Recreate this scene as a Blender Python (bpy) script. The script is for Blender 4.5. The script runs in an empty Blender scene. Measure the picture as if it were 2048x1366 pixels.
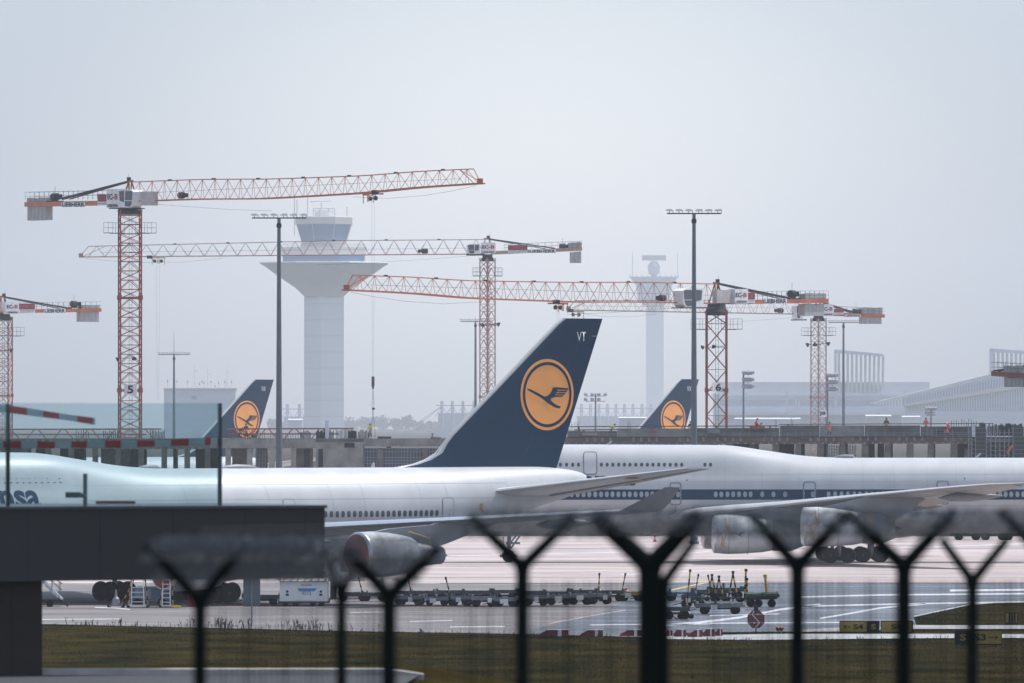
import bpy, bmesh, math, random
from mathutils import Vector, Matrix
random.seed(7)
S = bpy.context.scene
COL = S.collection
F, H, VH = 16000.0, 12.3, 839.0          # focal length in photo pixels, eye height, photo row of the horizon
R = math.radians
# ---------------------------------------------------------------- camera
cd = bpy.data.cameras.new('camera'); cam = bpy.data.objects.new('camera', cd); COL.objects.link(cam)
cam.location = (0, 0, H); cam.rotation_euler = (R(90), 0, 0)
cd.sensor_width = 36; cd.lens = F / 2048 * 36
cd.shift_y = (VH - 683) / 2048
cd.clip_start = 1; cd.clip_end = 60000
cd.dof.use_dof = True; cd.dof.focus_distance = 760; cd.dof.aperture_fstop = 3.9
S.camera = cam
# ---------------------------------------------------------------- light
SUN_EL, SUN_AZ = 61.0, 55.0             # azimuth measured from the view direction, negative to the left
w = bpy.data.worlds.new('World'); S.world = w; w.use_nodes = True
nt = w.node_tree; nt.nodes.clear()
sky = nt.nodes.new('ShaderNodeTexSky'); sky.sky_type = 'NISHITA'; sky.sun_disc = False
sky.sun_elevation = R(SUN_EL); sky.sun_rotation = R(SUN_AZ)
sky.air_density = 1.4; sky.dust_density = 2.0; sky.ozone_density = 2.5
bg = nt.nodes.new('ShaderNodeBackground'); bg.inputs[1].default_value = 0.155
wo = nt.nodes.new('ShaderNodeOutputWorld')
tn = nt.nodes.new('ShaderNodeMix'); tn.data_type = 'RGBA'; tn.blend_type = 'MULTIPLY'; tn.inputs[0].default_value = 1; tn.inputs[7].default_value = (.945, .985, 1.06, 1)
hs = nt.nodes.new('ShaderNodeHueSaturation'); hs.inputs['Saturation'].default_value = .38; nt.links.new(sky.outputs[0], hs.inputs['Color']); nt.links.new(hs.outputs[0], tn.inputs[6]); 
# lens vignette put into the sky colour: bright around the view, dimmer and bluer outward (fixed in the sky, at infinity)
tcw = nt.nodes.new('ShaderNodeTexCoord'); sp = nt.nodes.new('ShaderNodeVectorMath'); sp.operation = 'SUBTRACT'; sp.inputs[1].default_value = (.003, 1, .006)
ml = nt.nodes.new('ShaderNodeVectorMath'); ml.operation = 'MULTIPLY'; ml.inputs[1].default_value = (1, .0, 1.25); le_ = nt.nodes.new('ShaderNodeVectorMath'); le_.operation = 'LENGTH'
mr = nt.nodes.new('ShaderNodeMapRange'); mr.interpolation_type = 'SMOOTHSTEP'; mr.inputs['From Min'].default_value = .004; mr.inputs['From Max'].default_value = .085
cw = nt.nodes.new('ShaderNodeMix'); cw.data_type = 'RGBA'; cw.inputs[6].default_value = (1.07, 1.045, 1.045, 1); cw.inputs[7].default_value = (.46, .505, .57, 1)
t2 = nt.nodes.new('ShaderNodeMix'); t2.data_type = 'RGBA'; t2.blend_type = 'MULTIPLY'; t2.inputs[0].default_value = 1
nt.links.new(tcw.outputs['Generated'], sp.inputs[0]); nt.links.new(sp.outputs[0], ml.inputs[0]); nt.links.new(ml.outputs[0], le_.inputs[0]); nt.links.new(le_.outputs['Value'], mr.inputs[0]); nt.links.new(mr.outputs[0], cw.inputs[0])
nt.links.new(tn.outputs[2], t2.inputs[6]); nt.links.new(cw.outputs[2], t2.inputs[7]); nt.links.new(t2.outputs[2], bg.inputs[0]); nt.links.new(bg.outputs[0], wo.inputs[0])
ld = bpy.data.lights.new('sun', 'SUN'); ld.energy = 2.5; ld.angle = R(1.5); ld.color = (1, .965, .92)
lo = bpy.data.objects.new('sun', ld); COL.objects.link(lo)
sd = Vector((math.cos(R(SUN_EL)) * math.sin(R(SUN_AZ)), math.cos(R(SUN_EL)) * math.cos(R(SUN_AZ)), math.sin(R(SUN_EL))))
lo.rotation_euler = sd.to_track_quat('Z', 'Y').to_euler()
S.view_settings.view_transform = 'Standard'; S.view_settings.look = 'None'
S.view_settings.exposure = 0.92; S.view_settings.gamma = 1
S.cycles.use_denoising = True
S.cycles.max_bounces = 6; S.cycles.volume_bounces = 1; S.cycles.transparent_max_bounces = 12
HAZE = 0.84e-4

# ---------------------------------------------------------------- helpers
def P(u, v, D): return Vector(((u - 1024) * D / F, D, H - (v - VH) * D / F))
def G(u, v, z=0.0):
    D = F * (H - z) / (v - VH); return Vector(((u - 1024) * D / F, D, z))
def X(u, D): return (u - 1024) * D / F
def Z(v, D): return H - (v - VH) * D / F

def mat(name, c, rough=.55, metal=0, var=.12, sc=1.0, stretch=(1, 1, 1), bump=0, c2=None, spec=.5, detail=6, lo_=.3, hi_=.7):
    m = bpy.data.materials.get(name)
    if m: return m
    m = bpy.data.materials.new(name); m.use_nodes = True
    n = m.node_tree.nodes; l = m.node_tree.links; b = n['Principled BSDF']
    b.inputs['Roughness'].default_value = rough; b.inputs['Metallic'].default_value = metal
    b.inputs['Specular IOR Level'].default_value = spec
    tc = n.new('ShaderNodeTexCoord'); mp = n.new('ShaderNodeMapping'); mp.inputs['Scale'].default_value = [sc * s for s in stretch]
    nz = n.new('ShaderNodeTexNoise'); nz.inputs['Detail'].default_value = detail; nz.inputs['Scale'].default_value = 1
    l.new(tc.outputs['Object'], mp.inputs[0]); l.new(mp.outputs[0], nz.inputs['Vector'])
    cr = n.new('ShaderNodeValToRGB'); cr.color_ramp.elements[0].position = lo_; cr.color_ramp.elements[1].position = hi_
    c2 = c2 or tuple(x * (1 - 2 * var) for x in c)
    cr.color_ramp.elements[0].color = (*c2, 1); cr.color_ramp.elements[1].color = (*c, 1)
    l.new(nz.outputs['Fac'], cr.inputs[0]); l.new(cr.outputs[0], b.inputs['Base Color'])
    if bump:
        bp = n.new('ShaderNodeBump'); bp.inputs['Strength'].default_value = bump; bp.inputs['Distance'].default_value = .05
        l.new(nz.outputs['Fac'], bp.inputs['Height']); l.new(bp.outputs[0], b.inputs['Normal'])
    return m

WHITE = mat('white_paint', (.49, .495, .50), .38, 0, .07, .45, (1, 1, .3))
NAVY = mat('navy_paint', (.002, .030, .072), .4, 0, .05, .5, spec=.3)
YEL = mat('amber_paint', (1.0, .40, .105), .4, 0, .05, .7)
AGREY = mat('wing_grey', (.20, .215, .23), .5, .0, .1, .7, (1, 1, 1))
UGREY = mat('control_surface_grey', (.20, .20, .21), .5, .1, .12, 1)
NAC = mat('nacelle_paint', (.46, .48, .50), .6, 0, .1, .55, (1, 1, 1), c2=(.20, .22, .25))
ALU = mat('bare_metal', (.7, .7, .72), .28, .9, .05, 2)
DMET = mat('dark_metal', (.03, .034, .042), .6, .2, .15, 2, spec=.2)
MMET = mat('grey_metal', (.26, .28, .30), .5, .5, .12, 2)
GALV = mat('galvanised_steel', (.11, .135, .16), .55, .35, .1, .6)
RUB = mat('tyre_rubber', (.008, .010, .013), .9, 0, .1, 3, spec=.1)
GLS = mat('window_glass', (.07, .09, .11), .2, 0, .15, 1.5)
GLS2 = mat('retro_window', (.34, .38, .42), .35, 0, .1, 1.5)
LINE = mat('panel_line', (.10, .12, .15), .6, 0, .1, 1)
REDC = mat('red_cover', (.32, .045, .055), .85, 0, .2, 3, bump=.4)
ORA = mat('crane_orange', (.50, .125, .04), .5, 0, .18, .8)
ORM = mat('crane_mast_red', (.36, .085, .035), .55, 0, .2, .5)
ORA2 = mat('crane_orange_light', (.50, .18, .08), .5, 0, .15, .8)
WHP = mat('white_panel', (.72, .73, .74), .5, 0, .06, 1)
BLK = mat('black_print', (.008, .009, .012), .7, 0, .1, 2, spec=.2)
REDP = mat('red_print', (.45, .03, .04), .6, 0, .12, 2)
DRED = mat('dark_red_panel', (.16, .03, .045), .6, 0, .12, 2)
CONC = mat('concrete', (.34, .33, .315), .9, 0, .28, .5, bump=.2)
CONC2 = mat('dark_concrete', (.175, .165, .155), .9, 0, .3, .4, (1, 1, 2), bump=.2)  # darker concrete tone, deepened to strengthen the shade beneath the deck
CWT = mat('counterweight_concrete', (.40, .41, .41), .85, 0, .15, 1.5, (2, 2, .3))
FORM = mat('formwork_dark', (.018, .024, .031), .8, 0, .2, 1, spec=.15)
REBAR = mat('rebar_steel', (.03, .033, .04), .8, .1, .2, 3)
YELP = mat('yellow_print', (.80, .55, .03), .5, 0, .08, 2)
CABLEM = mat('yellow_strap', (.52, .34, .05), .7, 0, .1, 3)

class MB:
    def __init__(s): s.v = []; s.f = []; s.m = []; s.cur = 0
    def add(s, vs, fs):
        o = len(s.v); s.v += [Vector(p) for p in vs]
        for f in fs: s.f.append([i + o for i in f]); s.m.append(s.cur)
        return s
    def box(s, c, d, rz=0, M=None):
        c = Vector(c); hx, hy, hz = d[0] / 2, d[1] / 2, d[2] / 2
        rot = M or Matrix.Rotation(rz, 3, 'Z')
        vs = [c + rot @ Vector((x, y, z)) for z in (-hz, hz) for x, y in ((-hx, -hy), (hx, -hy), (hx, hy), (-hx, hy))]
        return s.add(vs, [(3, 2, 1, 0), (4, 5, 6, 7), (0, 1, 5, 4), (1, 2, 6, 5), (2, 3, 7, 6), (3, 0, 4, 7)])
    def rng(s, x0, x1, y0, y1, z0, z1): return s.box(((x0 + x1) / 2, (y0 + y1) / 2, (z0 + z1) / 2), (abs(x1 - x0), abs(y1 - y0), abs(z1 - z0)))
    def bar(s, p, q, r, n=4, r2=None, caps=True):
        p, q = Vector(p), Vector(q); d = q - p
        if d.length < 1e-6: return s
        d.normalize(); up = Vector((0, 0, 1)) if abs(d.z) < .95 else Vector((0, 1, 0))
        a = d.cross(up).normalized(); b = d.cross(a); r2 = r if r2 is None else r2
        ph = math.pi / n if n == 4 else 0
        vs = [c + (a * math.cos(ph + 2 * math.pi * k / n) + b * math.sin(ph + 2 * math.pi * k / n)) * rr for c, rr in ((p, r), (q, r2)) for k in range(n)]
        fs = [(k, (k + 1) % n, n + (k + 1) % n, n + k) for k in range(n)]
        if caps: fs += [tuple(range(n))[::-1], tuple(range(n, 2 * n))]
        return s.add(vs, fs)
    def path(s, pts, r, n=6):
        for p, q in zip(pts, pts[1:]): s.bar(p, q, r, n)
        return s
    def loft(s, rings, closed=True, caps=True):
        n = len(rings[0]); vs = [p for r in rings for p in r]; fs = []
        for i in range(len(rings) - 1):
            for k in range(n if closed else n - 1):
                k2 = (k + 1) % n; fs.append((i * n + k, i * n + k2, (i + 1) * n + k2, (i + 1) * n + k))
        if caps and closed: fs += [tuple(range(n))[::-1], tuple(range((len(rings) - 1) * n, len(rings) * n))]
        return s.add(vs, fs)
    def lathe(s, prof, c, ax=(0, 0, 1), n=24, caps=True):   # prof: (distance along axis, radius)
        ax = Vector(ax).normalized(); up = Vector((0, 0, 1)) if abs(ax.z) < .9 else Vector((1, 0, 0))
        a = ax.cross(up).normalized(); b = ax.cross(a); c = Vector(c)
        return s.loft([[c + ax * t + (a * math.cos(2 * math.pi * k / n) + b * math.sin(2 * math.pi * k / n)) * r for k in range(n)] for t, r in prof], caps=caps)
    def prism(s, pts, ext):
        ext = Vector(ext); n = len(pts); pts = [Vector(p) for p in pts]
        return s.add(pts + [p + ext for p in pts], [tuple(range(n)), tuple(range(n, 2 * n))[::-1]] + [(k, n + k, n + (k + 1) % n, (k + 1) % n) for k in range(n)])
    def build(s, name, m, parent=None, off=None, smooth=False, fix=True):
        me = bpy.data.meshes.new(name); off = Vector(off) if off is not None else Vector((0, 0, 0))
        me.from_pydata([tuple(p - off) for p in s.v], [], s.f)
        ms = m if isinstance(m, (list, tuple)) else [m]
        for k in ms: me.materials.append(k)
        if len(ms) > 1: me.polygons.foreach_set('material_index', s.m)
        if fix:
            b = bmesh.new(); b.from_mesh(me)
            bmesh.ops.recalc_face_normals(b, faces=b.faces); b.to_mesh(me); b.free()
        if smooth:
            me.shade_smooth()
            if smooth is not True: me.set_sharp_from_angle(angle=R(smooth))
        me.update()
        o = bpy.data.objects.new(name, me); COL.objects.link(o)
        if parent is not None: o.parent = parent
        return o
def tag(o, label=None, cat=None, group=None, kind=None):
    if label: o['label'] = label
    if cat: o['category'] = cat
    if group: o['group'] = group
    if kind: o['kind'] = kind
    return o
def empty(name, loc, label, cat, group=None, rz=0):
    o = bpy.data.objects.new(name, None); COL.objects.link(o); o.location = loc; o.rotation_euler = (0, 0, rz); o.empty_display_size = 1
    return tag(o, label, cat, group)
def copy_tree(o, parent=None):
    c = o.copy(); COL.objects.link(c)
    if parent is not None: c.parent = parent
    for ch in [x for x in bpy.data.objects if x.parent == o]: copy_tree(ch, c)
    return c
def single(mb, name, m, loc, label, cat, group=None, smooth=False, kind=None):
    loc = Vector(loc); o = mb.build(name, m, None, loc, smooth); o.location = loc
    return tag(o, label, cat, group, kind)

_txt = {}
def text_tris(s, bold=.02):
    """unit-height glyph outlines of a string as a triangulated sheet: list of 2d verts, faces"""
    if (s, bold) in _txt: return _txt[(s, bold)]
    c = bpy.data.curves.new('t', 'FONT'); c.body = s; c.resolution_u = 3; c.offset = bold
    o = bpy.data.objects.new('t', c); COL.objects.link(o)
    dg = bpy.context.evaluated_depsgraph_get(); me = bpy.data.meshes.new_from_object(o.evaluated_get(dg))
    vs = [(v.co.x, v.co.y) for v in me.vertices]; fs = [tuple(p.vertices) for p in me.polygons]
    bpy.data.objects.remove(o); bpy.data.curves.remove(c); bpy.data.meshes.remove(me)
    x0 = min(v[0] for v in vs); x1 = max(v[0] for v in vs); y0 = min(v[1] for v in vs); y1 = max(v[1] for v in vs)
    _txt[(s, bold)] = ([((x - x0) / (x1 - x0), (y - y0) / (y1 - y0)) for x, y in vs], fs); return _txt[(s, bold)]
def put_text(mb, s, org, ex, ez, bold=.03):
    """write s into the rectangle org + [0,1]*ex + [0,1]*ez"""
    vs, fs = text_tris(s, bold); org, ex, ez = Vector(org), Vector(ex), Vector(ez)
    return mb.add([org + ex * x + ez * y for x, y in vs], fs)
def sliced(vs2, fs, step):
    """cut a flat 2d mesh on a grid so that it can be bent onto a curved surface"""
    b = bmesh.new(); bv = [b.verts.new((x, 0, z)) for x, z in vs2]
    for f in fs:
        try: b.faces.new([bv[i] for i in f])
        except ValueError: pass
    xs = [v[0] for v in vs2]; zs = [v[1] for v in vs2]
    for ax, lo_, hi_ in ((0, min(xs), max(xs)), (2, min(zs), max(zs))):
        t = lo_ + step
        while t < hi_:
            co = Vector((0, 0, 0)); no = Vector((0, 0, 0)); co[ax] = t; no[ax] = 1
            bmesh.ops.bisect_plane(b, geom=b.verts[:] + b.edges[:] + b.faces[:], plane_co=co, plane_no=no); t += step
    b.verts.index_update(); out = [(v.co.x, v.co.z) for v in b.verts], [[v.index for v in f.verts] for f in b.faces]; b.free(); return out
def ellipse(cx, cz, rx, rz, n=14, p=2.0):
    out = []
    for k in range(n):
        t = 2 * math.pi * k / n; c, s = math.cos(t), math.sin(t)
        out.append((cx + rx * math.copysign(abs(c) ** (2 / p), c), cz + rz * math.copysign(abs(s) ** (2 / p), s)))
    return out
def interp(tab, a):
    if a <= tab[0][0]: return tab[0][1]
    for (a0, b0), (a1, b1) in zip(tab, tab[1:]):
        if a <= a1:
            t = (a - a0) / (a1 - a0); return b0 + (b1 - b0) * t
    return tab[-1][1]
def sinterp(tab, a):
    """monotone smooth interpolation"""
    n = len(tab)
    if a <= tab[0][0]: return tab[0][1]
    if a >= tab[-1][0]: return tab[-1][1]
    for i in range(n - 1):
        if a <= tab[i + 1][0]:
            x0, y0 = tab[i]; x1, y1 = tab[i + 1]; h = x1 - x0; d = (y1 - y0) / h
            def slope(j):
                if j == 0 or j == n - 1: return d if (j == 0 and i == 0) or (j == n - 1 and i == n - 2) else 0
                dl = (tab[j][1] - tab[j - 1][1]) / (tab[j][0] - tab[j - 1][0]); dr = (tab[j + 1][1] - tab[j][1]) / (tab[j + 1][0] - tab[j][0])
                return 0 if dl * dr <= 0 else 2 * dl * dr / (dl + dr)
            m0, m1 = slope(i), slope(i + 1); t = (a - x0) / h
            return (2 * t**3 - 3 * t**2 + 1) * y0 + (t**3 - 2 * t**2 + t) * h * m0 + (-2 * t**3 + 3 * t**2) * y1 + (t**3 - t**2) * h * m1
# ---------------------------------------------------------------- jumbo jets; local x runs aft from the nose, -y is the side facing the camera
BIRD = [(1013,552),(1048,563),(1062,570),(1150,618),(1172,612),(1192,598),(1205,578),(1216,545),(1240,541),(1345,550),(1338,563),(1256,562),(1252,570),(1336,568),(1326,582),(1247,580),(1243,588),(1322,588),(1310,602),(1238,598),(1234,606),(1306,607),(1296,617),(1235,620),(1205,632),(1198,645),(1225,672),(1255,690),(1282,697),(1274,714),(1235,706),(1185,676),(1120,625),(1060,590),(1018,566)]
BIRD = [((x - 1175) / 213, -(y - 602) / 290) for x, y in BIRD]
NAC2 = mat('nacelle_pale', (.56, .575, .59), .5, 0, .1, .5, (1, 1, 1), c2=(.34, .36, .39), lo_=.35, hi_=.6)
class Jet:
    def __init__(s, name, loc, th, label, stretch=0.0, hump=(20, 30), group=None):
        s.dx = stretch; s.hump = hump
        s.root = empty(name, loc, label, 'airliner', group, th); s.th = th; s.loc = Vector(loc)
        e = stretch
        s.R = [(0, .25), (.8, 1.0), (2.5, 1.85), (5, 2.55), (9, 3.1), (12, 3.25), (45 + e, 3.25), (50 + e, 3.05), (55 + e, 2.62), (60 + e, 1.98), (64 + e, 1.4), (67 + e, .92), (68.2 + e, .62), (68.7 + e, .25)]
        s.T = [(0, 5.3), (.8, 6.1), (2.5, 7.0), (5, 7.9), (9, 8.75), (12, 9.0), (50 + e, 9.0), (60 + e, 9.02), (64 + e, 9.0), (67 + e, 8.8), (68.2 + e, 8.5), (68.7 + e, 8.05)]
        s.U = [(0, 4.9), (1.5, 6.4), (3, 7.9), (5, 9.2), (8, 9.95), (11, 10.15), (hump[0], 10.1), (hump[0] + .45 * (hump[1] - hump[0]), 9.6), (hump[1], 8.8), (hump[1] + 3, 8.5), (80, 8.4)]
    def sec(s, a):
        Rr = sinterp(s.R, a); zc = sinterp(s.T, a) - Rr
        ru = 2.45 * min(1, Rr / 3.25); zu = sinterp(s.U, a) - ru
        return zc, Rr, zu, ru
    def half(s, a, z):
        zc, r, zu, ru = s.sec(a); w1 = math.sqrt(max(0, r * r - (z - zc) ** 2)); w2 = math.sqrt(max(0, ru * ru - (z - zu) ** 2))
        h = max(.5 - abs(w1 - w2), 0) / .5 if w1 > 0 and w2 > 0 else 0
        return max(w1, w2) + h * h * .5 * .25
    def ring(s, a, n=64):
        zc, r, zu, ru = s.sec(a); out = []
        for k in range(n):
            ph = 2 * math.pi * k / n; sn, cs = math.sin(ph), math.cos(ph); d = zu - zc; m = r
            q = ru * ru - d * d * sn * sn
            if q > 0:
                r2 = d * cs + math.sqrt(q)
                if r2 > 0:
                    K = .5; h = max(K - abs(r - r2), 0) / K; m = max(r, r2) + h * h * K * .25
            out.append(Vector((a, m * sn, zc + m * cs)))
        return out
    def decal(s, name, vs2, fs, m, off=.02, step=.35, parent=None, label=None):
        if step: vs2, fs = sliced(vs2, fs, step)
        mb = MB(); mb.add([(a, -(s.half(a, z) + off), z) for a, z in vs2], fs)
        o = mb.build(name, m, parent or s.root, smooth=True, fix=False)
        if label: o['label'] = label
        return o
    def poly(s, name, pts, m, **k): return s.decal(name, pts, [tuple(range(len(pts)))], m, **k)
    def a_of(s, u, y=-3.2):      # station seen at photo column u on the near side
        c, n = math.cos(s.th), math.sin(s.th); a = 30.0
        for _ in range(12):
            Xw = s.loc.x + a * c - y * n; Yw = s.loc.y + a * n + y * c
            a += ((u - 1024) * Yw / F - Xw) / c * .9
        return a
    def z_of(s, v, a, y=-3.2):
        Yw = s.loc.y + a * math.sin(s.th) + y * math.cos(s.th); return H - (v - VH) * Yw / F
    def fuselage(s):
        L = 68.7 + s.dx; st = [0, .2, .5, .8, 1.2, 1.8, 2.5, 3.3, 4.2, 5]; a = 6.0
        while a < L - 4: st.append(a); a += .8
        st += [L - 3.6, L - 2.8, L - 2, L - 1.4, L - .8, L - .4, L - .15, L]
        mb = MB(); mb.loft([s.ring(a) for a in st]); s.body = mb.build('fuselage', WHITE, s.root, smooth=True)
        # belly fairing
        mb = MB(); rg = []
        for a in [17 + .5 * s.dx + i * 1.5 for i in range(20)]:
            t = (a - 17 - .5 * s.dx) / 28.5; k = math.sin(math.pi * min(1, max(0, t))) ** .5
            rg.append([Vector((a, 3.7 * (.6 + .4 * k) * math.cos(q), 4.0 + (2.1 * k + .2) * math.sin(q) * (1 if math.sin(q) < 0 else .35))) for q in [2 * math.pi * j / 32 for j in range(32)]])
        mb.loft(rg); mb.build('belly_fairing', mat('fairing_paint', (.38, .39, .40), .45, 0, .08, .6), s.root, smooth=True)
    def wing_half(s, secs, side, name='wing', m=None, flap=True):
        mb = MB(); rings = []
        up = [(0, 0), (.015, .35), (.06, .62), (.15, .85), (.3, 1.0), (.5, .9), (.7, .6), (.88, .28), (1, .03)]
        lo_ = [(1, -.03), (.85, -.12), (.65, -.35), (.45, -.6), (.25, -.75), (.1, -.6), (.03, -.38)]
        for y, ale, ch, z, t in secs:
            rings.append([Vector((ale + x * ch, side * y, z + h * t * .5 - .02 * x * ch)) for x, h in up + lo_])
        mb.loft(rings); return mb.build(name, m or AGREY, s.root, smooth=35)
    def fin(s, emblem=True, code='VT'):
        e = s.dx
        # leading edge (a, z) and trailing edge
        LE = [(50.6, 8.9), (51.8, 9.03), (53.0, 9.2), (54.1, 9.5), (55.1, 9.97), (56.3, 11.2), (61.4, 15.3), (65.9, 18.95), (66.6, 19.4)]
        LE = [(a + e, z) for a, z in LE]
        te = lambda z: 66.1 + e + (z - 9.0) * .405
        def le(z): return interp([(z_, a_) for a_, z_ in LE], z)
        def hw(a, z):
            l, t = le(z), te(z); x = min(1, max(0, (a - l) / (t - l))); th = .62 - .036 * (z - 9)
            return th * 1.75 * (math.sqrt(x) * .52 * (1 - x) ** .9 + .05 * (1 - x)) + .02
        zs = [8.4, 8.9, 9.03, 9.2, 9.5, 9.97, 10.6, 11.2, 12.5, 14, 15.3, 17, 18.3, 18.95, 19.3, 19.4]
        mb = MB(); rings = []; xs = [0, .01, .03, .08, .16, .28, .42, .6, .8, 1]
        for z in zs:
            l = le(max(z, 8.9)); t = te(z)
            A = [Vector((l + x * (t - l), -hw(l + x * (t - l), max(z, 8.9)), z)) for x in xs]
            rings.append(A + [Vector((p.x, -p.y, p.z)) for p in A[::-1]])
        mb.loft(rings); fin = mb.build('tail_fin', NAVY, s.root, smooth=40)
        s.fin_o = fin
        def dec(name, vs2, fs, m, off, step=.4, par=fin, both=True):
            v2, f2 = sliced(vs2, fs, step) if step else (vs2, fs)
            mb = MB(); mb.add([(a, -(hw(a, z) + off), z) for a, z in v2], f2)
            return mb.build(name, m, par, smooth=True, fix=False)
        # pale bare-metal leading edge strip
        mb = MB(); rings = []
        for z in [8.95, 9.03, 9.2, 9.5, 9.97, 10.6, 11.2, 12.5, 14, 15.3, 17, 18.3, 18.95, 19.38]:
            l = le(z); wd = .30 if z > 10 else .45
            rings.append([Vector((l - .05, 0, z + .02)), Vector((l + wd * .3, -hw(l + wd * .3, z) - .03, z)), Vector((l + wd, -hw(l + wd, z) - .015, z)), Vector((l + wd, 0, z - .02)), Vector((l + wd, hw(l + wd, z) + .015, z)), Vector((l + wd * .3, hw(l + wd * .3, z) + .03, z))])
        mb.loft(rings); mb.build('leading_edge', WHITE, fin, smooth=40)
        cx, cz, r = 65.1 + e, 14.04, 2.5
        def disc(r0, r1, name, m, off, par):
            v2, f2 = [], []; n = 56; K = 5
            for i in range(K + 1):
                rr = r0 + (r1 - r0) * i / K
                for k in range(n): v2.append((cx + rr * math.cos(2 * math.pi * k / n), cz + rr * math.sin(2 * math.pi * k / n)))
            for i in range(K):
                for k in range(n): f2.append((i * n + k, i * n + (k + 1) % n, (i + 1) * n + (k + 1) % n, (i + 1) * n + k))
            return dec(name, v2, f2, m, off, 0, par)
        disc(.001, r, 'tail_emblem_ring', YEL, .012, fin)
        disc(.83 * r, .915 * r, 'tail_emblem_inner_ring', NAVY, .03, fin)
        bird = [(cx + x * r, cz + z * r) for x, z in BIRD]
        dec('bird_emblem', bird, [tuple(range(len(bird)))], NAVY, .035, .4)
        vs, fs = text_tris(code, .0); x0 = 67.8 + e; dec('registration_letters', [(x0 + x * .86, 17.8 + y * .66) for x, y in vs], fs, mat('white_lettering', (.8, .8, .8), .5, 0, .02), .07, .3)
        # rudder gap and hinge lines
        mb = MB()
        for z0, z1 in ((9.1, 18.6),):
            for k in range(24):
                za = z0 + (z1 - z0) * k / 24; zb = z0 + (z1 - z0) * (k + 1) / 24
                fa = lambda z: le(z) + .70 * (te(z) - le(z))
                for z_, zz in ((za, zb),):
                    pa, pb = (fa(z_), z_), (fa(zz), zz)
                    mb.add([(pa[0], -hw(*pa) - .008, pa[1]), (pa[0] + .03, -hw(pa[0] + .03, pa[1]) - .008, pa[1]), (pb[0] + .03, -hw(pb[0] + .03, pb[1]) - .008, pb[1]), (pb[0], -hw(*pb) - .008, pb[1])], [(0, 1, 2, 3)])
        mb.build('rudder_seam', mat('navy_seam', (.03, .07, .12), .5), fin)
        mb = MB(); zt = 18.15
        mb.rng(te(zt) - .5, te(zt) - .03, -.12, .12, zt, zt + .035); mb.build('static_strip', WHITE, fin)
    def engine(s, a0, y, z, r=1.4, L=4.3, cover=None, nac=None, wing_z=5.0, wing_a=None, side=-1, bigger=0):
        mb = MB(); y *= side if y > 0 else 1
        mb.lathe([(.55, r * .80), (.15, r * .84), (0, r * .93), (.05, r * .97), (.3, r * 1.0), (1.2, r * 1.03), (2.4, r * 1.0), (L - .8, r * .90), (L, r * .80), (L - .05, r * .74), (L - 1, r * .7)], (a0, y, z), (1, 0, -.02), 40, caps=False)
        en = mb.build('engine', nac or NAC, s.root, smooth=50)
        mb = MB(); mb.lathe([(-.02, r * .90), (0, r * .96), (.12, r * 1.0), (.2, r * 1.005), (.2, r * .9), (.1, r * .86), (-.02, r * .90)], (a0, y, z), (1, 0, -.02), 40, caps=False); mb.build('intake_lip', ALU, en, smooth=60)
        if cover:
            mb = MB(); mb.lathe([(-.12, .01), (-.12, r * .6), (-.06, r * .86), (.1, r * .955), (.5, r * .80)], (a0 - .02, y, z), (1, 0, -.02), 32); mb.build('intake_cover', cover, en, smooth=40)
        else:
            mb = MB(); mb.lathe([(.6, .01), (.6, r * .8)], (a0, y, z), (1, 0, -.02), 32); mb.build('intake_fan', DMET, en)
        mb = MB(); cs_ = 1.32 if nac else 1.0; mb.lathe([(L - 1.2, r * .66 * min(cs_, 1.1)), (L + .2, r * .62 * cs_), (L + 1.6, r * .47 * cs_ * cs_), (L + 2.7, r * .40 * cs_), (L + 2.68, r * .36 * cs_), (L + 1.5, r * .3)], (a0, y, z), (1, 0, -.02), 32, caps=False); mb.build('core_nozzle', MMET, en, smooth=50)
        mb = MB(); mb.lathe([(L + 1.2, r * .3), (L + 2.6, r * .22), (L + 3.3, .02)], (a0, y, z), (1, 0, -.02), 20); mb.build('exhaust_cone', DMET, en, smooth=50)
        # pylon
        mb = MB(); wa = wing_a; tz = wing_z
        A = [(a0 + .9, z + r * .93), (a0 + 2.6, z + r * 1.12), (wa - .3, tz - .25), (wa + .6, tz + .12), (wa + 5.2, tz - .2), (a0 + L + 3.2, z + r * .45), (a0 + L + 1.2, z + r * .1), (a0 + L - .6, z + r * .3)]
        B = [(a, zz) for a, zz in A]
        mb.loft([[Vector((a, y - .22, zz)) for a, zz in A], [Vector((a, y + .22, zz)) for a, zz in B]]); mb.build('pylon', AGREY, en, smooth=30)
        for t in (1.25, 2.9):
            mb = MB(); mb.lathe([(t, r * 1.034), (t + .03, r * 1.034)], (a0, y, z), (1, 0, -.02), 40, caps=False); mb.build('cowl_seam', LINE, en)
        return en
    def strap(s, en, pts, m=None):
        mb = MB(); mb.path(pts, .035, 5); mb.build('yellow_strap', m or CABLEM, en)
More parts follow.
